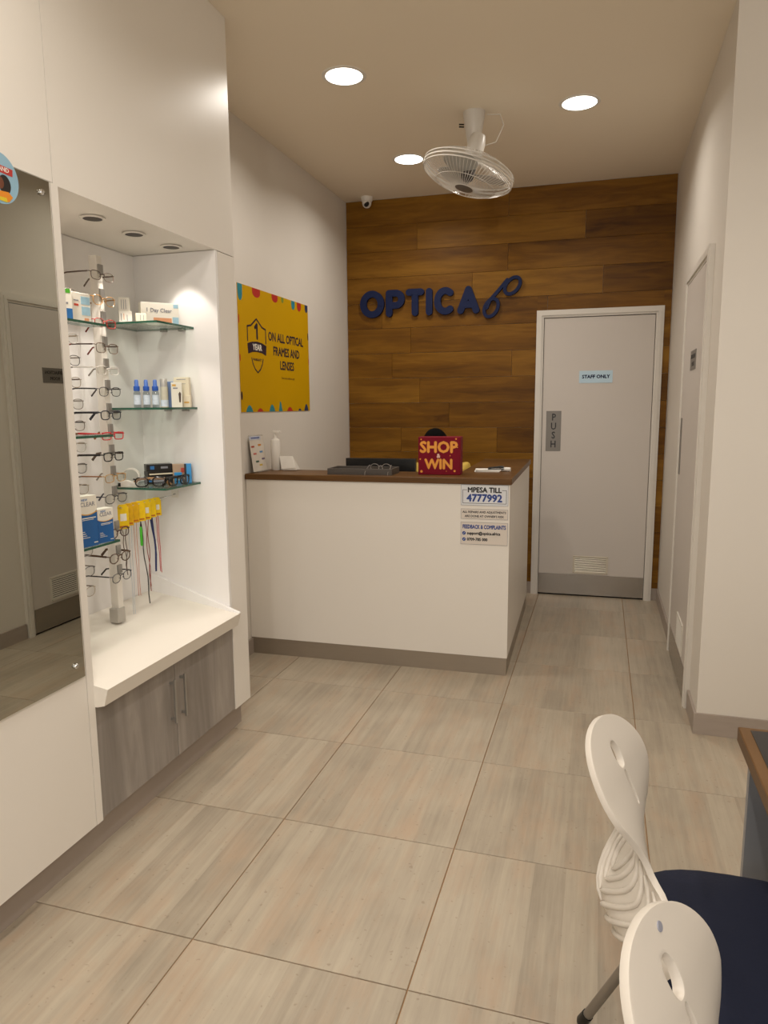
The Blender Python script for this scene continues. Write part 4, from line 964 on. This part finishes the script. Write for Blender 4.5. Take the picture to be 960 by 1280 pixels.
def WF(v):
    if v <= .70: return lerp_tab(WT, v)
    return max(.004, .130*math.sqrt(max(0, 1-((v-.70)/.30)**2)))
FT = [(0, -.205), (.20, -.258), (.36, -.232), (.54, -.198), (.78, -.235), (1.0, -.285)]
CT_ = [(0, .02), (.12, .055), (.26, .080), (.38, .050), (.52, .010), (.75, .005), (1.0, .0)]
TT_ = [(0, -.005), (.25, -.028), (.40, -.022), (.53, .005), (.75, .036), (1.0, .050)]
ZT = [(0, .425), (1.0, .865)]
def back_pt(u, v, off=0):
    w = WF(v); y = u*w
    x = lerp_tab(FT, v)+lerp_tab(CT_, v)*(abs(u)**2.0)*min(1, w/.13)**.6+lerp_tab(TT_, v)*u*min(1, w/.13)
    return Vector((x, y, .425+.44*v))
def back_n(u, v):
    e = .01; a = back_pt(min(u+e, 1), v)-back_pt(max(u-e, -1), v); b2 = back_pt(u, min(v+e, 1))-back_pt(u, max(v-e, 0))
    return b2.cross(a).normalized()       # outward = backwards (-x)
def chair_meshes():
    nu, nv = 28, 44; mb = MB(); vs = []
    for j in range(nv+1):
        for i in range(nu+1): vs.append(back_pt(-1+2*i/nu, math.sin(PI/2*(j/nv))**.9 if False else 1-(1-j/nv)**1.45))
    fs = [(j*(nu+1)+i, j*(nu+1)+i+1, (j+1)*(nu+1)+i+1, (j+1)*(nu+1)+i) for j in range(nv) for i in range(nu)]
    me = MB().add(vs, fs).mesh('backrest', SHELL)
    o = ob('tmpback', me)
    s = o.modifiers.new('s', 'SOLIDIFY'); s.thickness = .011; s.offset = 0
    cut = MB()
    def eye(cz, h, w): return [(w*math.sin(PI*k/12)**.8 if k <= 12 else -w*math.sin(PI*(k-12)/12)**.8, cz+h*math.cos(PI*(k if k <= 12 else 24-k)/12)) for k in range(24)]
    cut.prism(eye(.802, .024, .015), 0, -.40, -.10)
    cut.prism(eye(.742, .032, .007), 0, -.40, -.10)
    oc = ob('tmpcut', cut.mesh('cut', SHELL))
    bo = o.modifiers.new('b', 'BOOLEAN'); bo.object = oc; bo.operation = 'DIFFERENCE'; bo.solver = 'EXACT'
    bv = o.modifiers.new('v', 'BEVEL'); bv.width = .003; bv.segments = 2; bv.limit_method = 'ANGLE'; bv.angle_limit = R(50)
    bpy.context.view_layer.update()
    back = bpy.data.meshes.new_from_object(o.evaluated_get(bpy.context.evaluated_depsgraph_get())); back.name = 'backrest'
    bpy.data.objects.remove(o); bpy.data.objects.remove(oc)
    back.materials.clear(); back.materials.append(SHELL)
    back.polygons.foreach_set('use_smooth', [True]*len(back.polygons)); back.set_sharp_from_angle(angle=R(60))
    ribs = []
    for s in (-1, 1):
        for k in range(6):
            pts = []
            u0 = .84-.125*k; v0 = .44+.028*k
            for q in range(13):
                tt = q/12
                u = u0*(1-tt**2.6) if tt < 1 else 0
                u = u0*(1-.97*max(0, (tt-.25)/.75)**1.6)
                v = v0+(.075+.050*k-v0)*(tt**.85)
                p = back_pt(s*u, v)+back_n(s*u, v)*.0075
                pts.append(p)
            ribs.append(MB().tube(pts, [.0025]+[.0055]*11+[.002], 6).mesh('rib', SHELL, smooth=70))
    # seat
    sup = []
    def sq(rx, ry, n=36, e=.72, cx=.0): return [(cx+rx*math.copysign(abs(math.cos(2*PI*k/n))**e, math.cos(2*PI*k/n)), ry*math.copysign(abs(math.sin(2*PI*k/n))**e, math.sin(2*PI*k/n))) for k in range(n)]
    def loft(rings):
        m2 = MB(); n = 36; vs = []; fs = []
        for rx, ry, z in rings: vs += [(a, b2, z) for a, b2 in sq(rx, ry)]
        for j in range(len(rings)-1):
            for k in range(n): fs.append((j*n+k, j*n+(k+1) % n, (j+1)*n+(k+1) % n, (j+1)*n+k))
        fs += [tuple(range(n))[::-1], tuple(range((len(rings)-1)*n, len(rings)*n))]
        return m2.add(vs, fs)
    pad = loft([(.208, .200, .440), (.215, .206, .452), (.212, .203, .464), (.195, .187, .471), (.12, .115, .474)]).mesh('seat_pad', SEATF, smooth=50)
    shell = loft([(.165, .155, .405), (.205, .196, .420), (.221, .212, .434), (.222, .213, .441)]).mesh('seat_shell', SHELL, smooth=50)
    arm = MB().prism([(-.212, .440), (-.200, .440), (-.12, .414), (-.12, .400), (-.18, .404), (-.205, .420)], 1, -.07, .07).mesh('back_bracket', SHELL, bevel=.004)
    legs = []
    for sy in (-1, 1):
        for top, bot in (((-.12, sy*.14, .408), (-.285, sy*.245, .0)), ((.12, sy*.13, .408), (.20, sy*.20, .0))):
            T = Vector(top); B = Vector(bot); d = (T-B).normalized()
            legs.append((MB().tube([T, B+d*.02], .0115, 10).mesh('leg', LEGM, smooth=60), MB().tube([B+d*.035+Vector((0, 0, .0)), Vector((B.x, B.y, .003))+d*.004, Vector((B.x, B.y, .0))], [.0135, .0135, .012], 10).mesh('foot_cap', BLACK, smooth=60)))
    return back, ribs, pad, shell, arm, legs
CM = chair_meshes()
def chair(label, loc, rz, cap=False):
    back, ribs, pad, shell, arm, legs = CM
    t = thing('cafe_chair', label, 'chair', loc, (0, 0, rz), 'white shell chairs at the desk')
    bk = ob('backrest', back, t)
    for r in ribs: ob('rib', r, bk)
    ob('seat_pad', pad, t); ob('seat_shell', shell, t); ob('back_bracket', arm, t)
    for l, f in legs: q = ob('leg', l, t); ob('foot_cap', f, q)
    if cap:
        v = .95; u = .3
        p = back_pt(u, v)-back_n(u, v)*.0055; n = -back_n(u, v)
        o = MB().lathe([(.006, 0), (.0055, .0012), (.003, .0014)], n=14).build('plug', pm('plug grey', '#8f909c', .4), bk, tuple(p)); o.rotation_mode = 'QUATERNION'; o.rotation_quaternion = n.to_track_quat('Z', 'Y')
    return t
chair('white shell chair with navy seat pulled up to the far desk corner', (.296, 1.300, 0), R(1))
chair('white shell chair with a small grey plug near top of backrest', (.345, .765, 0), R(-2), True)
